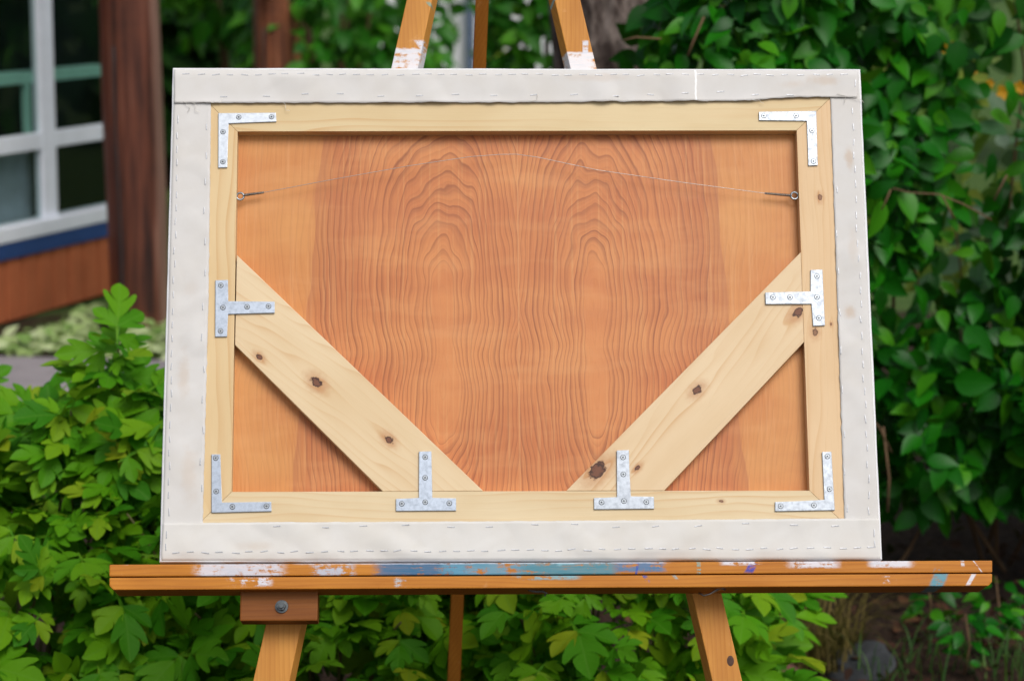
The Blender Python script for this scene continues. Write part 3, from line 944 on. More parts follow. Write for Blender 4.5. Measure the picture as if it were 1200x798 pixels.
# ------------------------------------------------------------------ house at the left
e1 = Vector((0.32, 1.0, 0)).normalized()
MH = Matrix.Translation((-2.12, 10.0, 0)) @ Matrix(((e1.x, -e1.y, 0, 0), (e1.y, e1.x, 0, 0), (0, 0, 1, 0), (0, 0, 0, 1)))
def Hs(px, py, y=0.0):
    q = on_plane(MH, px, py, y)
    return q[0], q[2]
house = empty('house', MH.to_translation(), MH.to_euler())
tag(house, 'rust brown house with white framed windows and blue trim, behind the log post at left', 'house')
M_siding = mat_plain('rust_siding', (0.44, 0.125, 0.048), 0.7, 0, 0.18, 5.0, 0.3, 0.2, 0.002)
M_wframe = mat_plain('white_window_paint', (0.80, 0.83, 0.90), 0.45, 0, 0.06, 8.0)
M_blue = mat_plain('blue_trim_paint', (0.022, 0.06, 0.20), 0.5, 0, 0.12, 8.0)
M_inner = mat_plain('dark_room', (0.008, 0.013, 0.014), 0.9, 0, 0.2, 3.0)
M_refl_green = mat_plain('pale_green_reflection', (0.42, 0.70, 0.58), 0.5, 0, 0.1, 3.0)
M_refl_grey = mat_plain('grey_reflection', (0.34, 0.37, 0.44), 0.8, 0, 0.2, 10.0)
M_roof = mat_plain('brown_roof', (0.08, 0.05, 0.04), 0.9)
tg = T('window_glass')
fres = tg.n('ShaderNodeFresnel'); fres.inputs['IOR'].default_value = 1.45
tr = tg.n('ShaderNodeBsdfTransparent'); tr.inputs['Color'].default_value = (0.80, 0.86, 0.85, 1)
gl_ = tg.n('ShaderNodeBsdfGlossy'); gl_.inputs['Roughness'].default_value = 0.02
mx = tg.n('ShaderNodeMixShader')
bk = tg.n('ShaderNodeNewGeometry').outputs['Backfacing']
tg.t.links.new(tg.mul(fres.outputs[0], tg.sub(1.0, bk)), mx.inputs[0]); tg.t.links.new(tr.outputs[0], mx.inputs[1]); tg.t.links.new(gl_.outputs[0], mx.inputs[2])
M_glass = tg.done(mx.outputs[0])
def hbox(name, s0, s1, y0, y1, z0, z1, mat, parent, bevel=0.0):
    bm = bmesh.new()
    bm_box(bm, ((s0 + s1) / 2, (y0 + y1) / 2, (z0 + z1) / 2), (s1 - s0, y1 - y0, z1 - z0), bevel)
    return from_bm(name, bm, mat, parent)
z_sid = Hs(0, 377)[1]
z_bl0, z_bl1 = Hs(0, 304)[1], Hs(0, 284)[1]
z_r0, z_r1 = z_bl1, Hs(0, 266)[1]
z_t0, z_t1 = Hs(0, 182)[1], Hs(0, 162)[1]
s_m0, s_m1 = Hs(46.5, 150)[0], Hs(62, 150)[0]
s_end, s_near = 1.36, -3.6
s_w1 = Hs(147, 150)[0]
z_top = 2.35
# siding boards, one by one
bw = 0.137
s = s_near
ME_board = None
while s < s_end - 0.02:
    w_ = min(bw, s_end - s)
    if s_near + 2.2 < s:
        hbox('siding_board', s + .009, s + w_ - .009, -0.030 - random.uniform(0, .004), 0.0, z_sid, z_bl0 + 0.01, M_siding, house, 0.003)
    s += bw
hbox('wall', s_near, s_end, 0.001, 0.12, 0.0, z_bl0, mat_plain('gap_shade_brown', (0.06, 0.02, 0.012), .9), house)  # dark backing colour paints the shadow in the gaps between boards
hbox('wall', s_w1 + .06, s_end, 0.001, 0.12, z_bl0 + .002, z_top, M_siding, house)
hbox('wall', s_near, s_end, 0.001, 0.12, z_top + .002, 2.7, M_siding, house)
hbox('end_wall', s_end - .12, s_end - .002, 0.122, 4.0, 0.0, 2.7, M_siding, house)
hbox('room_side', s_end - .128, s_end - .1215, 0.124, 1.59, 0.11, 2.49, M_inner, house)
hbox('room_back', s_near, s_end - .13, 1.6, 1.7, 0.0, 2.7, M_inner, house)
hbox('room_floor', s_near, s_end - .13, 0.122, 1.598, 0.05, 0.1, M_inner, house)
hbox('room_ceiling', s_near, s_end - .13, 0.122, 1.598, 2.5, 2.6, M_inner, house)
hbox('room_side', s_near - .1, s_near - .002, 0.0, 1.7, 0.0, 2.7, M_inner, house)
hbox('trim_board', s_near, s_end - .01, -0.045, -0.0005, z_bl0, z_bl1 - .002, M_blue, house, .004)
bm = bmesh.new()
bm_box(bm, ((s_near + s_end) / 2, 2.0, 2.82), (s_end - s_near + .2, 4.3, .12), .01)
from_bm('roof', bm, M_roof, house)
def window(s0, s1):
    f = hbox('window', s0, s1, -0.05, 0.06, z_r0, z_r1, M_wframe, house, .006)
    hbox('frame', s0, s1, -0.011, 0.03, z_t0, z_t1, M_wframe, f, .004)
    hbox('frame', s0, s1, -0.011, 0.03, z_top - .07, z_top, M_wframe, f, .004)
    wd = s_m1 - s_m0
    for ss_ in (s0, s1 - wd / 2):
        hbox('mullion', ss_, ss_ + wd / 2, -0.014, 0.028, z_r1 - .004, z_top - .072, M_wframe, f, .004)
    hbox('pane', s0 + wd / 2, s1 - wd / 2, 0.004, 0.008, z_r1, z_t0, M_glass, f)
    hbox('pane', s0 + wd / 2, s1 - wd / 2, 0.004, 0.008, z_t1, z_top - .07, M_glass, f)
    return f
sm = (s_m0 + s_m1) / 2
window(sm + .001, s_w1)
window(sm - 0.75, sm - .001)
window(sm - 1.5, sm - .752)
zc0, zc1 = Hs(100, 92)[1], Hs(100, 80)[1]
hbox('reflection_strip', s_near, s_end - .22, 0.03, 0.16, zc0, zc1, M_refl_green, house)  # pale strip and upright behind the glass stand for a reflection in it
hbox('reflection_upright', sm - .10, sm - .075, 0.03, 0.06, z_t1, zc0, M_refl_green, house)
hbox('reflection_panel', sm - .74, sm - .02, 0.07, 0.075, z_r1, z_t0, M_refl_grey, house)  # grey sheet standing for the reflection in the lower pane

# log posts
def mat_log(name, k):
    t = T(name)
    ob = t.obj()
    o = t.sep(ob)
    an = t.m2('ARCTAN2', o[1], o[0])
    g = t.noise(t.comb(t.mul(an, 2.6), 1.0, t.mul(o[2], 0.9)), 1.0, 5.0, 0.65)
    g2 = t.noise(t.comb(t.mul(an, 30.0), 1.0, t.mul(o[2], 6.0)), 1.0, 3.0)
    lo = t.noise(ob, 4.0, 3.0)
    c = t.ramp(g, [(0.36, (0.015, 0.005, 0.004)), (0.46, (0.06, 0.017, 0.009)), (0.56, (0.15, 0.042, 0.02)), (0.68, (0.30, 0.13, 0.08))])
    c = t.mix(t.mul(t.ss(lo, 0.5, 0.75), 0.55), c, (0.18, 0.05, 0.02))
    c = t.mix(1.0, c, k, 'MULTIPLY')
    lit_edge = t.mul(t.ss(t.add(an, t.mul(t.sub(g, 0.5), 1.2)), -0.80, -0.40), 0.7)  # lighter right side: light from the right put into the log colour
    c = t.mix(lit_edge, c, (0.34, 0.20, 0.15) if k[0] < 1.2 else (0.50, 0.20, 0.07))
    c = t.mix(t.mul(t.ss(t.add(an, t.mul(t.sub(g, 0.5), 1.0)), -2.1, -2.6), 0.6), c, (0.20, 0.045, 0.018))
    return t.done(t.bsdf(c, 0.5, 0, 0.5, t.bump(t.add(g, t.mul(g2, 0.4)), 0.6, 0.015)))
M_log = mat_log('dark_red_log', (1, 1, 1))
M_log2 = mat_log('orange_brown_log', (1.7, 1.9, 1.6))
def log_post(px, y, wpx, label, seed, mat):
    b = Vector(at_y(px, 200, y))
    r = wpx / F * y / 2
    root = empty('log_post', (b.x, y, 0))
    tag(root, label, 'post', 'log posts of the porch')
    bm = bmesh.new()
    n, m = 22, 26
    rings = []
    for j in range(m + 1):
        z = -0.1 + 2.86 * j / m
        rings.append([bm.verts.new(((r * (1 + 0.07 * mnoise.noise(Vector((math.cos(a) * 1.4, math.sin(a) * 1.4, z * 1.6 + seed))) + 0.02 * mnoise.noise(Vector((math.cos(a) * 5, math.sin(a) * 5, z * 3 + seed))))) * math.cos(a) - 0.012 * (z - .7) * (1 if seed < 5 else 0),
                                    r * math.sin(a), z)) for a in [2 * math.pi * k / n for k in range(n)]])
    for a_, b_ in zip(rings, rings[1:]):
        for k in range(n):
            bm.faces.new((a_[k], a_[(k + 1) % n], b_[(k + 1) % n], b_[k]))
    bm.faces.new(rings[-1])
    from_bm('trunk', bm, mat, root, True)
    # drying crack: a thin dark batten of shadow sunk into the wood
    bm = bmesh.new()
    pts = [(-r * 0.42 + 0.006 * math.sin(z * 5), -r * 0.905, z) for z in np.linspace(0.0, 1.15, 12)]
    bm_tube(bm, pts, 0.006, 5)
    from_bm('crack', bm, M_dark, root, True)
    return root
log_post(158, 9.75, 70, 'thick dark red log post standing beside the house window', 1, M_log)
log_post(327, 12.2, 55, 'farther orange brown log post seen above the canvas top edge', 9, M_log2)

# ------------------------------------------------------------------ foliage
def mat_leaf(name, cols, rough=0.45, trans=0.3, vein=(0.12, 0.24, 0.05), vs_=0.35, spec=0.4):
    t = T(name)
    oi = t.n('ShaderNodeObjectInfo').outputs['Random']
    isl = t.n('ShaderNodeNewGeometry').outputs['Random Per Island']
    r = t.m2('FRACT', t.add(t.mul(oi, 7.31), isl))
    col = t.ramp(r, cols)
    uv = t.sep(t.uv())
    ax = t.m2('ABSOLUTE', uv[0])
    mid = t.sub(1.0, t.ss(ax, 0.006, 0.026))
    br = t.m2('FRACT', t.mul(t.sub(uv[1], t.mul(ax, 0.9)), 7.0))
    side = t.mul(t.sub(1.0, t.ss(t.m2('ABSOLUTE', t.sub(br, 0.5)), 0.02, 0.09)), 0.5)
    col = t.mix(t.mul(t.m2('MAXIMUM', mid, side), vs_), col, vein)
    mott = t.noise(t.obj(), 60.0, 3.0)
    col = t.mix(t.mul(t.ss(mott, 0.5, 0.8), 0.25), col, tuple(c * 0.6 for c in cols[0][1]))
    b = t.bsdf(col, rough, 0, spec)
    tl = t.n('ShaderNodeBsdfTranslucent')
    lc = t.mix(0.5, col, (0.16, 0.30, 0.02))
    t.put(tl.inputs['Color'], lc)
    mx = t.n('ShaderNodeMixShader')
    mx.inputs[0].default_value = trans
    t.t.links.new(b, mx.inputs[1])
    t.t.links.new(tl.outputs[0], mx.inputs[2])
    return t.done(mx.outputs[0])

def leaf_ovate(wid=0.36, fold=0.25, droop=0.22, st=(0.0, 0.12, 0.32, 0.55, 0.8, 1.0), ws=(0.0, 0.72, 1.0, 0.86, 0.42, 0.0), stem=0.18):
    V, Fc, U = [], [], []
    for t_, k in zip(st, ws):
        x = wid * k
        for sx in ((-1, 0, 1) if k > 0 else (0,)):
            V.append((sx * x, t_, fold * abs(sx) * x - droop * t_ * t_))
            U.append((sx * x, t_))
    i = 1
    Fc += [(0, 2, 1), (0, 3, 2)]
    for s_ in range(1, len(st) - 2):
        a, b = i, i + 3
        Fc += [(a, a + 1, b + 1, b), (a + 1, a + 2, b + 2, b + 1)]
        i += 3
    Fc += [(i, i + 1, i + 3), (i + 1, i + 2, i + 3)]
    n = len(V)
    if stem:
        V += [(-.012, -stem, 0.03), (.012, -stem, 0.03), (.012, 0.02, 0), (-.012, 0.02, 0)]
        U += [(0, 0)] * 4
        Fc += [(n, n + 1, n + 2, n + 3)]
    return np.array(V), Fc, np.array(U)

def leaflet_lobed():
    """one three-lobed leaflet: wedge base, long middle lobe, two pointed side lobes"""
    half = [(.07, .06), (.19, .20), (.31, .38), (.40, .54), (.445, .70), (.41, .765), (.32, .715), (.205, .60), (.25, .74), (.215, .88), (.11, 1.0)]
    out = [(0, 0)] + half + [(0, 1.08)] + [(-x, y) for x, y in half[::-1]]
    V = [(0, .44, 0.0)] + [(x, y, 0.0) for x, y in out]
    W = [(x, y, .30 * abs(x) - .20 * y * y - .55 * max(0, abs(x) - .24) ** 1.3) for x, y, _ in V]
    n = len(out)
    return np.array(W), [(0, 1 + i, 1 + (i + 1) % n) for i in range(n)], np.array([(v[0], v[1]) for v in V])

def rotz(V, a):
    c, s_ = math.cos(a), math.sin(a)
    return np.stack([V[:, 0] * c - V[:, 1] * s_, V[:, 0] * s_ + V[:, 1] * c, V[:, 2]], 1)

def leaf_peony(seed):
    rr = random.Random(seed)
    V, Fc, U = [], [], []
    def put(v, f, u):
        k = sum(len(q) for q in V)
        V.append(v); U.append(u)
        Fc.extend([tuple(i + k for i in q) for q in f])
    for ang, off, sc in ((0, .34, .66), (1.0, .22, .52), (-1.05, .22, .52), (2.0, .05, .36), (-1.95, .06, .36)):
        if abs(ang) > 1.5 and rr.random() < .35:
            continue
        v, f, u = leaflet_lobed()
        ang += rr.uniform(-.15, .15)
        v = v * (sc * rr.uniform(.85, 1.12))
        v[:, 0] *= rr.uniform(.8, 1.05)
        v[:, 2] += -rr.uniform(0, .25) * v[:, 1] + rr.uniform(-.12, .12) * v[:, 0]
        v = rotz(v, ang)
        v[:, 1] += off
        put(v, f, u)
        o = np.array([[-.008, 0, 0], [.008, 0, 0], [.008, 0, -.01]])
        e = rotz(np.array([[0, 0.03, 0]]), ang)[0] + np.array([0, off, 0])
        put(np.array([[-.009, -.1, -.01], [.009, -.1, -.01], e + [.006, 0, -.002], e - [.006, 0, .002]]), [(0, 1, 2, 3)], np.zeros((4, 2)))
    return np.concatenate(V), Fc, np.concatenate(U)

def leaf_mats(pos, tip, nrm, size):
    """(n,4,4) matrices: leaf y axis = tip, z axis close to nrm"""
    t_ = tip / np.linalg.norm(tip, axis=1, keepdims=True)
    x = np.cross(t_, nrm)
    x /= np.linalg.norm(x, axis=1, keepdims=True) + 1e-9
    z = np.cross(x, t_)
    M = np.zeros((len(pos), 4, 4))
    M[:, :3, 0] = x * size[:, None]
    M[:, :3, 1] = t_ * size[:, None]
    M[:, :3, 2] = z * size[:, None]
    M[:, :3, 3] = pos
    M[:, 3, 3] = 1
    return M

def joined(name, tmpl, Ms, which, mat, parent):
    VV, FF, UU = [], [], []
    k = 0
    for ti, (V, Fc, U) in enumerate(tmpl):
        ms = Ms[which == ti]
        for m in ms:
            VV.append(V @ m[:3, :3].T + m[:3, 3])
            UU.append(U)
            FF.extend([tuple(i + k for i in f) for f in Fc])
            k += len(V)
    if not VV:
        return None
    o = from_py(name, np.concatenate(VV), FF, mat, parent, np.concatenate(UU))
    return tag(o, kind='stuff')

def tmpl_mesh(name, tm, mat):
    me = bpy.data.meshes.new(name)
    me.from_pydata([tuple(v) for v in tm[0]], [], tm[1])
    me.materials.append(mat)
    ul = me.uv_layers.new(name='UVMap')
    ids = np.empty(len(me.loops), dtype=np.int32)
    me.loops.foreach_get('vertex_index', ids)
    ul.data.foreach_set('uv', np.asarray(tm[2])[ids].astype(np.float32).ravel())
    me.polygons.foreach_set('use_smooth', [True] * len(me.polygons))
    return me

def foliage(root, tmpl, Ms, which, mat, n_parts=300, leafname='leaf', minpx=8):
    """the leaves that show largest become parts, the rest one mass"""
    org = np.array(root.location)
    c = Ms[:, :3, 3] + Ms[:, :3, 1] * 0.5
    px, py, dz = project(c)
    size = np.linalg.norm(Ms[:, :3, 1], axis=1)
    vis = (px > -10) & (px < 1210) & (py > -10) & (py < 808) & ~((px > 200) & (px < 1015) & (py > 88) & (py < 685))
    best = {}
    for i in np.nonzero(vis)[0]:
        key = (int(px[i] // 9), int(py[i] // 9))
        if key not in best or dz[i] < dz[best[key]]:
            best[key] = i
    cand = sorted(best.values(), key=lambda i: -size[i] / dz[i] * F - (3 - dz[i]) * 8)
    cand = [i for i in cand if size[i] / dz[i] * F > minpx][:n_parts]
    sel = np.zeros(len(Ms), bool)
    sel[cand] = True
    L = Ms.copy()
    L[:, :3, 3] -= org
    if cand:
        mes = [tmpl_mesh(leafname, t_, mat) for t_ in tmpl]
        for i in cand:
            o = link(leafname, mes[which[i]], root)
            o.matrix_basis = Matrix(L[i].tolist())
    joined('foliage', tmpl, L[~sel], which[~sel], mat, root)

def rnd(n, *s):
    return rng.standard_normal((n,) + s)

# --- peony bushes
M_peony = mat_leaf('peony_leaf', [(0.0, (0.035, 0.19, 0.004)), (0.35, (0.075, 0.28, 0.005)), (0.75, (0.15, 0.37, 0.007)), (0.95, (0.22, 0.38, 0.012)), (1.0, (0.30, 0.36, 0.012))], 0.55, 0.38, (0.16, 0.36, 0.04), 0.3, .16)
M_pstem = mat_plain('peony_stem', (0.11, 0.10, 0.03), 0.6, 0, 0.3, 12)
PE = [leaf_peony(k) for k in range(5)]
def peony(cx, cy, rx, ry, rz, n, label, sprigs=(), clear=(), nst=26):
    root = empty('peony_bush', (cx, cy, 0))
    tag(root, label, 'bush', 'peony bushes round the easel')
    pos, tip, nrm, size = [], [], [], []
    stems = []
    k = 0
    while k < n:
        u = rng.standard_normal(3)
        u /= np.linalg.norm(u)
        if u[2] < -0.25:
            continue
        if u[1] > 0.45 and rng.random() < .7:
            continue
        rad = rng.uniform(0.45, 1.0) ** 0.55
        lump = 1 + 0.16 * mnoise.noise(Vector(u * 3.1) + Vector((cx * 9, 0, 0)))
        p = np.array([cx, cy, 0.22]) + u * np.array([rx, ry, rz - 0.22]) * rad * lump
        if p[2] < 0.05:
            continue
        bad = False
        for (x0, y0, x1, y1) in clear:
            if x0 < p[0] < x1 and y0 < p[1] < y1:
                bad = True
        if bad:
            continue
        out = u * np.array([1, 1, 0.4]) + np.array([0, -0.25, 0])
        d = out + rng.standard_normal(3) * 0.55 + np.array([0, 0, -0.15])
        nn = np.array([0, -0.55, 0.85]) + 0.45 * u + rng.standard_normal(3) * 0.32
        pos.append(p); tip.append(d); nrm.append(nn)
        size.append(rng.uniform(0.058, 0.128))
        k += 1
    for (sx, sy, sz, lean) in sprigs:
        stems.append([(sx - lean * .6, sy + .1, 0.2), (sx - lean * .2, sy + .03, sz * .6), (sx, sy, sz)])
        for q in range(13):
            f = .3 + .7 * q / 12
            p = np.array([sx - lean * .35 * (1 - f), sy + rng.normal() * .02, sz * (0.76 + 0.24 * f)])
            a = rng.uniform(0, 2 * math.pi)
            pos.append(p)
            tip.append(np.array([math.cos(a), math.sin(a) * .7 - .25, rng.uniform(-.1, .5) + (.5 if q == 12 else 0)]))
            nrm.append(np.array([0, -.6, .8]) + rng.standard_normal(3) * .3)
            size.append(rng.uniform(.085, .125))
    pos, tip, nrm, size = map(np.array, (pos, tip, nrm, size))
    which = rng.integers(0, len(PE), len(pos))
    foliage(root, PE, leaf_mats(pos, tip, nrm, size), which, M_peony)
    for i in range(nst):
        a = rng.uniform(0, 2 * math.pi)
        f = rng.uniform(.3, .85)
        b = np.array([cx + .25 * rx * math.cos(a), cy + .25 * ry * math.sin(a), 0])
        e = np.array([cx + f * rx * math.cos(a), cy + f * ry * math.sin(a), rz * rng.uniform(.5, .85)])
        stems.append([b, b * .45 + e * .55 + [0, 0, .12], e])
    for st in stems:
        p0, p1, p2 = map(np.asarray, st)
        pts = [tuple((1 - f) ** 2 * p0 + 2 * f * (1 - f) * p1 + f * f * p2 - np.array([cx, cy, 0])) for f in np.linspace(0, 1, 8)]
        tube('stem', pts, [0.0042 - 0.0022 * f for f in np.linspace(0, 1, 8)], M_pstem, root, 5)
CLR = [(-2, 0, 2, 3.62), (-0.17, 0, -0.03, 3.93)]
peony(-0.98, 4.35, 0.66, 0.62, 0.74, 900, 'tall spreading peony bush left of the canvas, its top sprig reaching the log post',
      [(-0.70, 4.25, 0.83, .1), (-0.64, 4.2, 0.75, .08), (-0.59, 4.15, 0.73, .06), (-0.86, 4.3, 0.68, .1), (-.93, 4.2, .66, .1), (-.77, 4.15, .72, .05), (-0.66, 4.1, 0.68, .1)], CLR)
peony(-0.36, 4.22, 0.46, 0.46, 0.66, 620, 'bright green peony bush under the left half of the easel tray', (), CLR)
peony(0.13, 4.28, 0.38, 0.46, 0.66, 580, 'bright green peony bush under the middle of the tray, left of the right easel leg', (), CLR)

# --- dense dark climber on the right
M_vine = mat_leaf('vine_leaf', [(0.0, (0.003, 0.060, 0.003)), (0.4, (0.006, 0.105, 0.003)), (0.75, (0.016, 0.17, 0.004)), (1.0, (0.07, 0.27, 0.008))], 0.38, 0.25, (0.02, 0.16, 0.01), 0.3, 0.20)
M_twig = mat_plain('brown_twig', (0.13, 0.075, 0.035), 0.8, 0, 0.3, 14)
ST = (0.0, 0.08, 0.22, 0.4, 0.6, 0.78, 0.91, 1.0)
WS = (0.0, 0.55, 0.92, 1.0, 0.84, 0.5, 0.2, 0.0)
OV = [leaf_ovate(.28, .22, .25, ST, WS), leaf_ovate(.32, .3, .15, ST, WS), leaf_ovate(.25, .15, .35, ST, WS)]
vroot = empty('climbing_shrub', (1.05, 5.6, 0))
tag(vroot, 'dense dark green climbing shrub with drooping oval leaves filling the right side', 'shrub')
pos, tip, nrm, size = [], [], [], []
def vsurf(x, z):
    return 5.25 + 0.24 * mnoise.noise(Vector((x * 2.6, z * 2.6, 5))) + 0.10 * mnoise.noise(Vector((x * 7, z * 7, 8))) + max(0, 0.75 - z) * 0.55 * (1 if x < .9 else .55) + 0.25 * max(0, x - 1.0)
k = 0
while k < 9500:
    x, z = rng.uniform(0.10, 2.3), rng.uniform(0.20, 2.25)
    lim = 0.29 + 0.11 * mnoise.noise(Vector((z * 2, 3, 3))) - 0.35 * max(0, min(1, (1.25 - z) / .4)) + .0
    if x < lim:
        continue
    if z < 0.30 + 0.12 * mnoise.noise(Vector((x * 3, 9, 1))) + (0.12 if x < 0.74 else -.16):
        continue
    hole = mnoise.noise(Vector((x * 3.3, z * 3.3, 17)))
    if hole < -0.34 and rng.random() < .8:
        continue
    pxx, pyy, _ = project(np.array([x, 5.3, z]))
    if pxx > 1090 + pyy * 0.55 and pyy < 190 and rng.random() < .82:
        continue
    y = vsurf(x, z) + abs(rng.normal()) * 0.17
    pos.append((x, y, z))
    tip.append(np.array([rng.normal() * .75, -.35 + rng.normal() * .35, -.55 + rng.normal() * .5]))
    nrm.append(np.array([rng.normal() * .5, -.8 + rng.normal() * .4, .7 + rng.normal() * .45]))
    size.append(rng.uniform(.040, .078) * (1.25 if rng.random() < .15 else 1))
    k += 1
pos, tip, nrm, size = map(np.array, (pos, tip, nrm, size))
foliage(vroot, OV, leaf_mats(pos, tip, nrm, size), rng.integers(0, 3, len(pos)), M_vine)
def v_pts(pxs, y):
    return [tuple(np.array(at_y(a, b, y)) - np.array([1.05, 5.6, 0])) for a, b in pxs]
for pxs, y, r in (([(1046, 221), (1066, 226), (1100, 228), (1130, 240), (1162, 258)], 5.0, .0018), ([(1044, 222), (1038, 236), (1033, 246)], 5.0, .002), ([(1104, 229), (1113, 246), (1118, 256)], 5.0, .002),
                  ([(1010, 480), (1030, 500), (1045, 530)], 5.1, .002), ([(1035, 500), (1042, 560), (1040, 600)], 5.15, .003), ([(825, 20), (812, 50), (806, 66)], 5.1, .0025), ([(730, 48), (745, 44), (775, 46)], 5.05, .002),
                  ([(1165, 235), (1172, 220), (1180, 205)], 5.1, .0025)):
    tube('twig', v_pts(pxs, y), r, M_twig, vroot, 5)
for i in range(26):
    x = rng.uniform(.45, 2.0)
    p0 = np.array([x + rng.normal() * .1, 5.85 + rng.normal() * .1, 0])
    p2 = np.array([x + rng.normal() * .3, 5.72 + rng.normal() * .08, rng.uniform(.8, 2.0)])
    p1 = (p0 + p2) / 2 + rng.normal(size=3) * .12
    tube('stem', [tuple((1 - f) ** 2 * p0 + 2 * f * (1 - f) * p1 + f * f * p2 - np.array([1.05, 5.6, 0])) for f in np.linspace(0, 1, 9)], [.006 - .004 * f for f in np.linspace(0, 1, 9)], M_twig, vroot, 6)

# --- yellow-flowered shrub showing past the climber, top right
M_ylw = mat_plain('yellow_petal', (0.85, 0.42, 0.01), 0.6, 0, 0.2, 30)
M_lime = mat_leaf('lime_leaf', [(0.0, (0.07, 0.17, 0.02)), (0.5, (0.16, 0.28, 0.03)), (1.0, (0.36, 0.42, 0.06))], 0.45, 0.35)
M_pale = mat_leaf('pale_variegated_leaf', [(0.0, (0.03, 0.14, 0.03)), (0.6, (0.08, 0.24, 0.07)), (1.0, (0.40, 0.52, 0.36))], 0.45, 0.3, (0.3, 0.4, 0.3), .3)
def bush(name, label, cat, cx, cy, z0, z1, rx, ry, n, s0, s1, mat, group=None, tm=None, nst=5, parts=120, dens=1.0, minpx=10):
    root = empty(name, (cx, cy, 0))
    tag(root, label, cat, group)
    pos, tip, nrm, size = [], [], [], []
    zc, rz = (z0 + z1) / 2, (z1 - z0) / 2
    k = 0
    while k < n:
        u = rng.standard_normal(3); u /= np.linalg.norm(u)
        if u[1] > .5:
            continue
        lump = 1 + .25 * mnoise.noise(Vector((u[0] * 2.7 + cx, u[1] * 2.7, u[2] * 2.7 + cy))) + .12 * mnoise.noise(Vector((u[0] * 7, u[1] * 7, u[2] * 7)))
        p = np.array([cx, cy, zc]) + u * np.array([rx, ry, rz]) * lump * rng.uniform(.5, 1) ** .45
        if mnoise.noise(Vector((p[0] * 4 / max(rx, .5), p[1] * 2, p[2] * 4 / max(rx, .5)))) < -.30 * dens:
            continue
        if p[2] < .02:
            continue
        pos.append(p)
        tip.append(u * .7 + rng.standard_normal(3) * .6 + [0, 0, -.35])
        nrm.append(u * .6 + rng.standard_normal(3) * .4 + [0, -.5, .7])
        size.append(rng.uniform(s0, s1))
        k += 1
    pos, tip, nrm, size = map(np.array, (pos, tip, nrm, size))
    tm = tm or OV
    foliage(root, tm, leaf_mats(pos, tip, nrm, size), rng.integers(0, len(tm), n), mat, parts, minpx=minpx)
    for i in range(nst):
        a = 2 * math.pi * i / nst
        e = np.array([.55 * rx * math.cos(a), .55 * ry * math.sin(a), zc + rz * .4])
        tube('stem', [(0.1 * rx * math.cos(a), .1 * ry * math.sin(a), 0), tuple(e * .5 + [0, 0, .1]), tuple(e)], [.02, .014, .006], M_twig, root, 6)
    return root
yb = bush('flowering_shrub', 'lime green shrub with yellow blooms behind the climber at top right', 'shrub', 1.55, 6.9, 0.5, 1.9, .75, .5, 520, .07, .12, M_lime, tm=OV, parts=150, dens=.6, nst=0)
for (px, py, s_) in ((1112, 58, .022), (1142, 81, .015), (1160, 98, .012), (1176, 108, .020), (1194, 103, .018)):
    c = Vector(at_y(px, py, 5.62)) - Vector(yb.location)
    bm = bmesh.new()
    for i in range(5):
        a = 2 * math.pi * i / 5 + px
        d = Vector((math.cos(a), -.35, math.sin(a))); sd_ = Vector((-math.sin(a), 0, math.cos(a)))
        v = [bm.verts.new(c), bm.verts.new(c + (d * .6 + sd_ * .4) * s_), bm.verts.new(c + d * s_), bm.verts.new(c + (d * .6 - sd_ * .4) * s_)]
        bm.faces.new(v)
    from_bm('flower', bm, M_ylw, yb, True)
bush('variegated_shrub', 'pale variegated shrub showing at the right edge through the dark climber', 'shrub', 1.55, 6.1, .35, 1.2, .42, .35, 420, .06, .10, M_pale, parts=120, dens=.8)

# --- gnarled tree behind the canvas top
def mat_bark():
    t = T('grey_bark')
    ob = t.obj()
    o = t.sep(ob)
    n1 = t.noise(t.comb(t.mul(o[0], 22.0), t.mul(o[1], 22.0), t.mul(o[2], 9.0)), 1.0, 6.0, 0.7)
    v = t.voro(t.comb(t.mul(o[0], 26.0), t.mul(o[1], 26.0), t.mul(o[2], 10.0)), 1.0)
    c = t.ramp(n1, [(0.3, (0.02, 0.013, 0.011)), (0.46, (0.07, 0.05, 0.043)), (0.58, (0.20, 0.16, 0.14)), (0.75, (0.36, 0.30, 0.27))])
    return t.done(t.bsdf(c, 0.9, 0, 0.2, t.bump(t.add(n1, v), 1.0, 0.03)))
M_bark = mat_bark()
M_tree = mat_leaf('tree_leaf', [(0.0, (0.009, 0.10, 0.004)), (0.5, (0.03, 0.20, 0.007)), (1.0, (0.10, 0.34, 0.014))], 0.45, 0.3, spec=.25)
troot = empty('gnarled_tree', (0.26, 7.0, 0))
tag(troot, 'gnarled grey barked tree trunk behind the right easel leg', 'tree')
bm = bmesh.new()
n, m = 26, 34
rings = []
for j in range(m + 1):
    z = -0.1 + 3.2 * j / m
    r = 0.165 + 0.09 * math.exp(-max(z, 0) * 3.5) - .012 * z
    rings.append([bm.verts.new(((r * (1 + .22 * mnoise.noise(Vector((math.cos(a) * 1.6, math.sin(a) * 1.6, z * 1.7))) + .11 * mnoise.noise(Vector((math.cos(a) * 5, math.sin(a) * 5, z * 5))))) * math.cos(a) + .03 * math.sin(z * 2.0),
                                r * math.sin(a), z)) for a in [2 * math.pi * k / n for k in range(n)]])
for a_, b_ in zip(rings, rings[1:]):
    for k in range(n):
        bm.faces.new((a_[k], a_[(k + 1) % n], b_[(k + 1) % n], b_[k]))
bm.faces.new(rings[-1])
from_bm('trunk', bm, M_bark, troot, True)
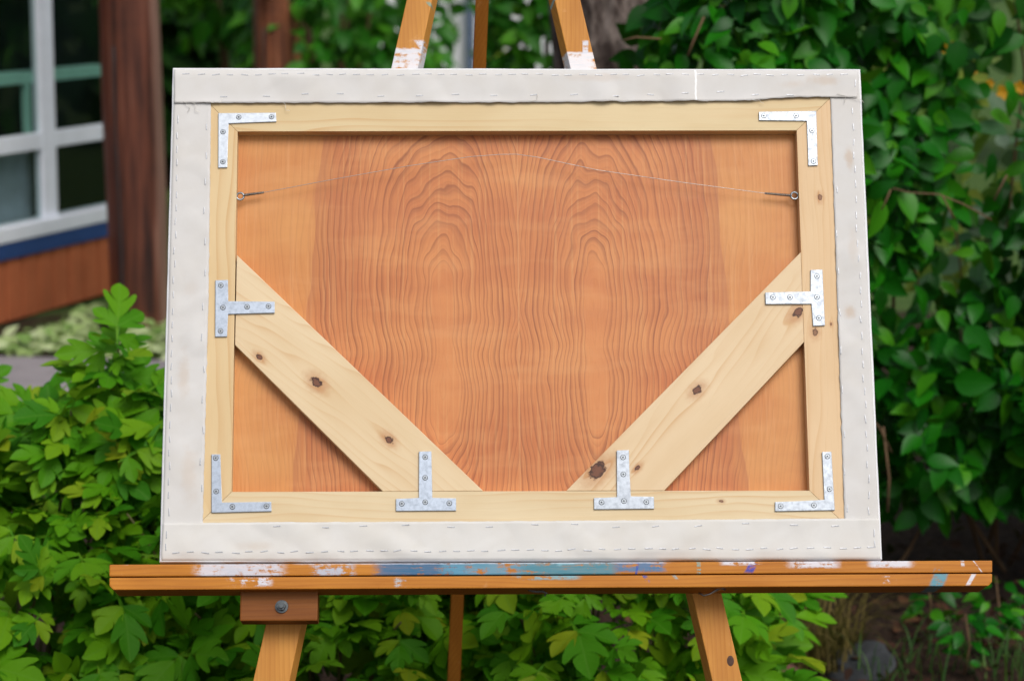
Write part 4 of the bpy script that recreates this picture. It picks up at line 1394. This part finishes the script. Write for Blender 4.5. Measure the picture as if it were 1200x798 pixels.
for i in range(7):
    a = 2 * math.pi * i / 7
    tube('limb', [(0, 0, 2.5 + .08 * i), (.5 * math.cos(a), .5 * math.sin(a) + .2, 3.6 + .1 * i), (1.2 * math.cos(a), 1.1 * math.sin(a) + .6, 4.3 + .1 * i)], [.07, .045, .015], M_bark, troot, 8)
nn_ = 500
u = rnd(nn_, 3); u /= np.linalg.norm(u, axis=1, keepdims=True)
pos = np.array([0, .8, 4.6]) + u * np.array([1.2, 1.2, .8]) * rng.uniform(.4, 1, (nn_, 1)) ** .5
tag(joined('crown', OV, leaf_mats(pos, u + rnd(nn_, 3) * .5 + [0, 0, -.4], u * .4 + rnd(nn_, 3) * .4 + [0, 0, .8], rng.uniform(.09, .15, nn_)), rng.integers(0, 3, nn_), M_tree, troot), kind='stuff')

# --- shrubs and trees behind
M_shade = mat_leaf('deep_green_leaf', [(0.0, (0.006, 0.075, 0.004)), (0.5, (0.02, 0.17, 0.006)), (1.0, (0.08, 0.31, 0.012))], 0.45, 0.28, spec=.25)
GB = 'shrubs behind the posts'
bush('garden_shrub', 'shaded green shrub between the two log posts', 'shrub', -1.50, 13.6, 1.0, 2.1, .50, .6, 520, .09, .17, M_shade, GB)
bush('garden_shrub', 'leafy mid green shrub right of the farther log post', 'shrub', -.92, 12.6, .1, 2.2, .46, .6, 1300, .07, .14, M_shade, GB)
bush('garden_shrub', 'leafy shrub just left of the upper left easel leg', 'shrub', -.66, 14.0, .3, 2.3, .30, .5, 800, .08, .15, M_tree, GB)
bush('garden_shrub', 'bright green shrub between the rear easel leg and the gnarled trunk', 'shrub', .13, 11.0, .1, 2.2, .24, .4, 1700, .07, .13, M_tree, GB)
bush('garden_shrub', 'small lime green shrub low behind the rear easel leg', 'shrub', -.12, 16.5, .0, .90, .15, .3, 200, .10, .17, M_lime, GB)
bush('garden_shrub', 'dark green shrub behind the gnarled trunk', 'shrub', .85, 10.4, .1, 2.3, .55, .6, 1000, .08, .15, M_shade, GB)
M_gap_dark = mat_leaf('dark_gap_leaf', [(0.0, (0.003, 0.018, 0.003)), (0.7, (0.006, 0.035, 0.005)), (1.0, (0.015, 0.07, 0.008))], .6, .1, spec=.1)  # made-up tree: near-black leaf colour supplies the dark between the posts
bush('background_tree', 'added near black leaf mass giving the dark between the two log posts', 'tree', -2.35, 16.2, .02, 3.4, .95, .8, 2600, .16, .28, M_gap_dark, 'trees at the back', dens=.5)
bush('background_tree', 'dark rounded tree at the back behind the log posts', 'tree', -3.4, 19.0, .2, 5.0, 1.9, 1.2, 1500, .2, .34, M_shade, 'trees at the back')
bush('background_tree', 'dark tree at the back right of centre behind the climber', 'tree', 2.4, 18.5, .2, 5.2, 1.7, 1.2, 1700, .2, .34, M_shade, 'trees at the back')
bush('background_tree', 'tall dark tree at the far right beyond the flowering shrub', 'tree', 5.3, 17.0, .2, 5.0, 1.5, 1.2, 1200, .2, .34, M_shade, 'trees at the back')

bush('background_tree', 'green tree at the back left of the pale house', 'tree', -1.9, 19.5, .1, 4.4, 1.0, .9, 1500, .16, .28, M_tree, 'trees at the back')
# pale house far behind the gap
M_white = mat_plain('pale_render', (0.82, 0.82, 0.85), 0.7, 0, 0.06, 2.0)
M_pink = mat_plain('pinkish_board', (0.52, 0.32, 0.26), 0.7)
M_navy = mat_plain('slate_pipe', (0.10, 0.14, 0.22), 0.6)
fh = empty('pale_house', (-.35, 24, 0))
tag(fh, 'white house far back, glimpsed between shrubs beside the rear easel leg', 'house')
def fbox(name, x0, x1, y0, y1, z0, z1, mat):
    bm = bmesh.new(); bm_box(bm, ((x0 + x1) / 2, (y0 + y1) / 2, (z0 + z1) / 2), (x1 - x0, y1 - y0, z1 - z0), .01)
    return from_bm(name, bm, mat, fh)
fbox('wall', -1.3, 1.9, 0, 3, 0, 3.0, M_white)
fbox('corner_board', .11, .27, -.06, -.002, 0, 3.0, M_pink)
fbox('drain_pipe', -.10, -.02, -.12, -.02, 0, 3.0, M_navy)
wq = fbox('window', .75, 1.7, -.05, -.002, .9, 2.1, M_white)
fbox('pane', .82, 1.63, -.07, -.052, .97, 2.03, M_inner).parent = wq
fbox('roof', -1.6, 2.2, -.5, 3.4, 3.002, 3.2, M_roof)

# --- pale ground cover beside the house
M_hosta = mat_leaf('pale_groundcover_leaf', [(0.0, (0.20, 0.36, 0.07)), (0.5, (0.40, 0.54, 0.18)), (1.0, (0.66, 0.74, 0.42))], 0.5, 0.3, (0.5, .6, .35), .4)
n = 2600
x = rng.uniform(-3.4, -0.9, n); y = rng.uniform(9.0, 10.9, n)
lx = -2.12 + .32 * (y - 10.0)
ok = (x > lx + .34) & ((x + 1.53) ** 2 + (y - 9.75) ** 2 > .03)
x, y = x[ok], y[ok]
n = len(x)
pos = np.stack([x, y, rng.uniform(0, .06, n)], 1)
o = joined('ground_cover', OV, leaf_mats(pos, np.stack([rnd(n), rnd(n) - .4, rnd(n) * .25], 1), np.stack([rnd(n) * .35, rnd(n) * .35 - .4, np.ones(n)], 1), rng.uniform(.05, .10, n)), rng.integers(0, 3, n), M_hosta, None)
tag(o, kind='stuff')

# --- things on the ground at lower right
def stone(label, px, py, w_, d_, h_, mat, seed, rot, tilt=0.0):
    g = at_ground(px, py)
    bm = bmesh.new()
    bmesh.ops.create_icosphere(bm, subdivisions=4, radius=1.0)
    for v in bm.verts:
        c = v.co.copy()
        q = 1 + .22 * mnoise.noise(c * 1.3 + Vector((seed, 0, 0))) + .08 * mnoise.noise(c * 4 + Vector((0, seed, 0)))
        v.co = Vector((c.x * w_ * q, c.y * d_ * q, c.z * h_ * q))
    o = from_bm('stone', bm, mat, None, True)
    o.location = (g[0], g[1], h_ * .35)
    o.rotation_euler = (tilt, .25 * (1 if seed > 3 else -1), rot)
    return tag(o, label, 'stone')
stone('flat grey stone lying on the soil right of the right easel leg', 1003, 784, .085, .07, .018, mat_plain('grey_stone', (0.042, 0.046, 0.05), .85, 0, .4, 22, .3, .6, .004), 2, -.5, .5)
stone('reddish brown stone beside the foot of the right easel leg', 910, 806, .062, .06, .040, mat_plain('brown_stone', (0.12, 0.055, 0.04), .8, 0, .4, 26, .3, .6, .004), 5, .4)

def blades(name, label, cat, cx, cy, spread, n, h0, h1, mat, droop, kind=None, wid=.0024):
    VV, FF, UU = [], [], []
    k = 0
    for i in range(n):
        a = rng.uniform(0, 2 * math.pi)
        r = spread * math.sqrt(rng.uniform())
        b = np.array([r * math.cos(a), r * math.sin(a), 0])
        h = rng.uniform(h0, h1)
        d = rng.uniform(0, 2 * math.pi)
        L = h * rng.uniform(.15, 1.0) * droop
        sx = np.array([-math.sin(d), math.cos(d), 0]) * wid * rng.uniform(.6, 1.2)
        N = 6
        for j in range(N + 1):
            f = j / N
            p = b + np.array([math.cos(d), math.sin(d), 0]) * L * f ** 1.6 + np.array([0, 0, h * (f * 1.35 - .45 * droop * f ** 3)])
            wq = (1 - f) ** .7 + .03
            VV += [p - sx * wq, p + sx * wq]
            UU += [(0.1, f), (0.2, f)]
        FF += [(k + 2 * j, k + 2 * j + 1, k + 2 * j + 3, k + 2 * j + 2) for j in range(N)]
        k += 2 * (N + 1)
    o = from_py(name, np.array(VV), FF, mat, None, np.array(UU))
    o.location = (cx, cy, 0)
    return tag(o, label, cat, None, kind)
M_dry = mat_leaf('dry_grass_blade', [(0.0, (0.04, 0.032, 0.008)), (0.6, (0.11, 0.085, 0.02)), (1.0, (0.20, 0.15, 0.045))], .8, .2, (.2, .15, .06), .1, .2)
M_grass = mat_leaf('grass_blade', [(0.0, (0.02, 0.07, 0.012)), (0.6, (0.04, 0.12, 0.02)), (1.0, (0.09, 0.18, 0.03))], .6, .3, (.1, .2, .04), .1, .3)
g = at_ground(962, 790)
blades('dry_grass_clump', 'dry straw coloured grass clump beside the right easel leg', 'grass clump', g[0], g[1] + .1, .10, 300, .07, .24, M_dry, 1.5)
for i, (px, py, nb, lab) in enumerate(((1060, 800, 30, 'thin green grass tuft in front of the flat grey stone'), (1190, 790, 55, 'green grass tuft at the lower right corner'), (1105, 772, 18, 'sparse grass tuft below the right end of the tray'))):
    g = at_ground(px, py)
    tag(blades('grass_tuft', lab, 'grass tuft', g[0], g[1], .11, nb, .04, .13, M_grass, 1.3), group='grass tufts on the soil')
# scattered litter
n = 900
M_litter = mat_leaf('dead_leaf', [(0.0, (0.02, 0.009, 0.006)), (0.7, (0.05, 0.018, 0.011)), (1.0, (0.10, 0.045, 0.02))], .8, .1, (.1, .05, .02), .2, .2)
pos = np.stack([rng.uniform(.2, 1.9, n), rng.uniform(4.5, 6.4, n), rng.uniform(.0, .035, n)], 1)
joined('leaf_litter', OV, leaf_mats(pos, np.stack([rnd(n), rnd(n), rnd(n) * .2], 1), np.stack([rnd(n) * .4, rnd(n) * .4, np.ones(n)], 1), rng.uniform(.02, .05, n)), rng.integers(0, 3, n), M_litter, None)
# small seedlings
def seedling(px, py, label, h, n, mat):
    g = at_ground(px, py)
    root = empty('seedling', (g[0], g[1], 0))
    tag(root, label, 'plant', 'seedlings on the soil')
    pos, tip, nrm, size = [], [], [], []
    for i in range(n):
        f = rng.uniform(.2, 1)
        a = rng.uniform(0, 2 * math.pi)
        pos.append(np.array([g[0] + .05 * math.cos(a) * f, g[1] + .05 * math.sin(a) * f, h * f]))
        tip.append(np.array([math.cos(a), math.sin(a), rng.uniform(-.5, .3)]))
        nrm.append(np.array([rng.normal() * .3, -.6, .9]))
        size.append(rng.uniform(.03, .05))
    pos, tip, nrm, size = map(np.array, (pos, tip, nrm, size))
    foliage(root, OV, leaf_mats(pos, tip, nrm, size), rng.integers(0, 3, n), mat, 60)
    tube('stem', [(0, 0, 0), (.01, .0, h * .5), (.0, .01, h)], [.003, .0025, .0015], M_twig, root, 5)
seedling(1130, 790, 'small green seedling low under the right end of the tray', .13, 26, M_vine)
seedling(1165, 765, 'taller seedling near the lower right corner', .17, 30, M_vine)
seedling(1085, 745, 'faint seedling in the shade below the tray end', .14, 16, M_vine)
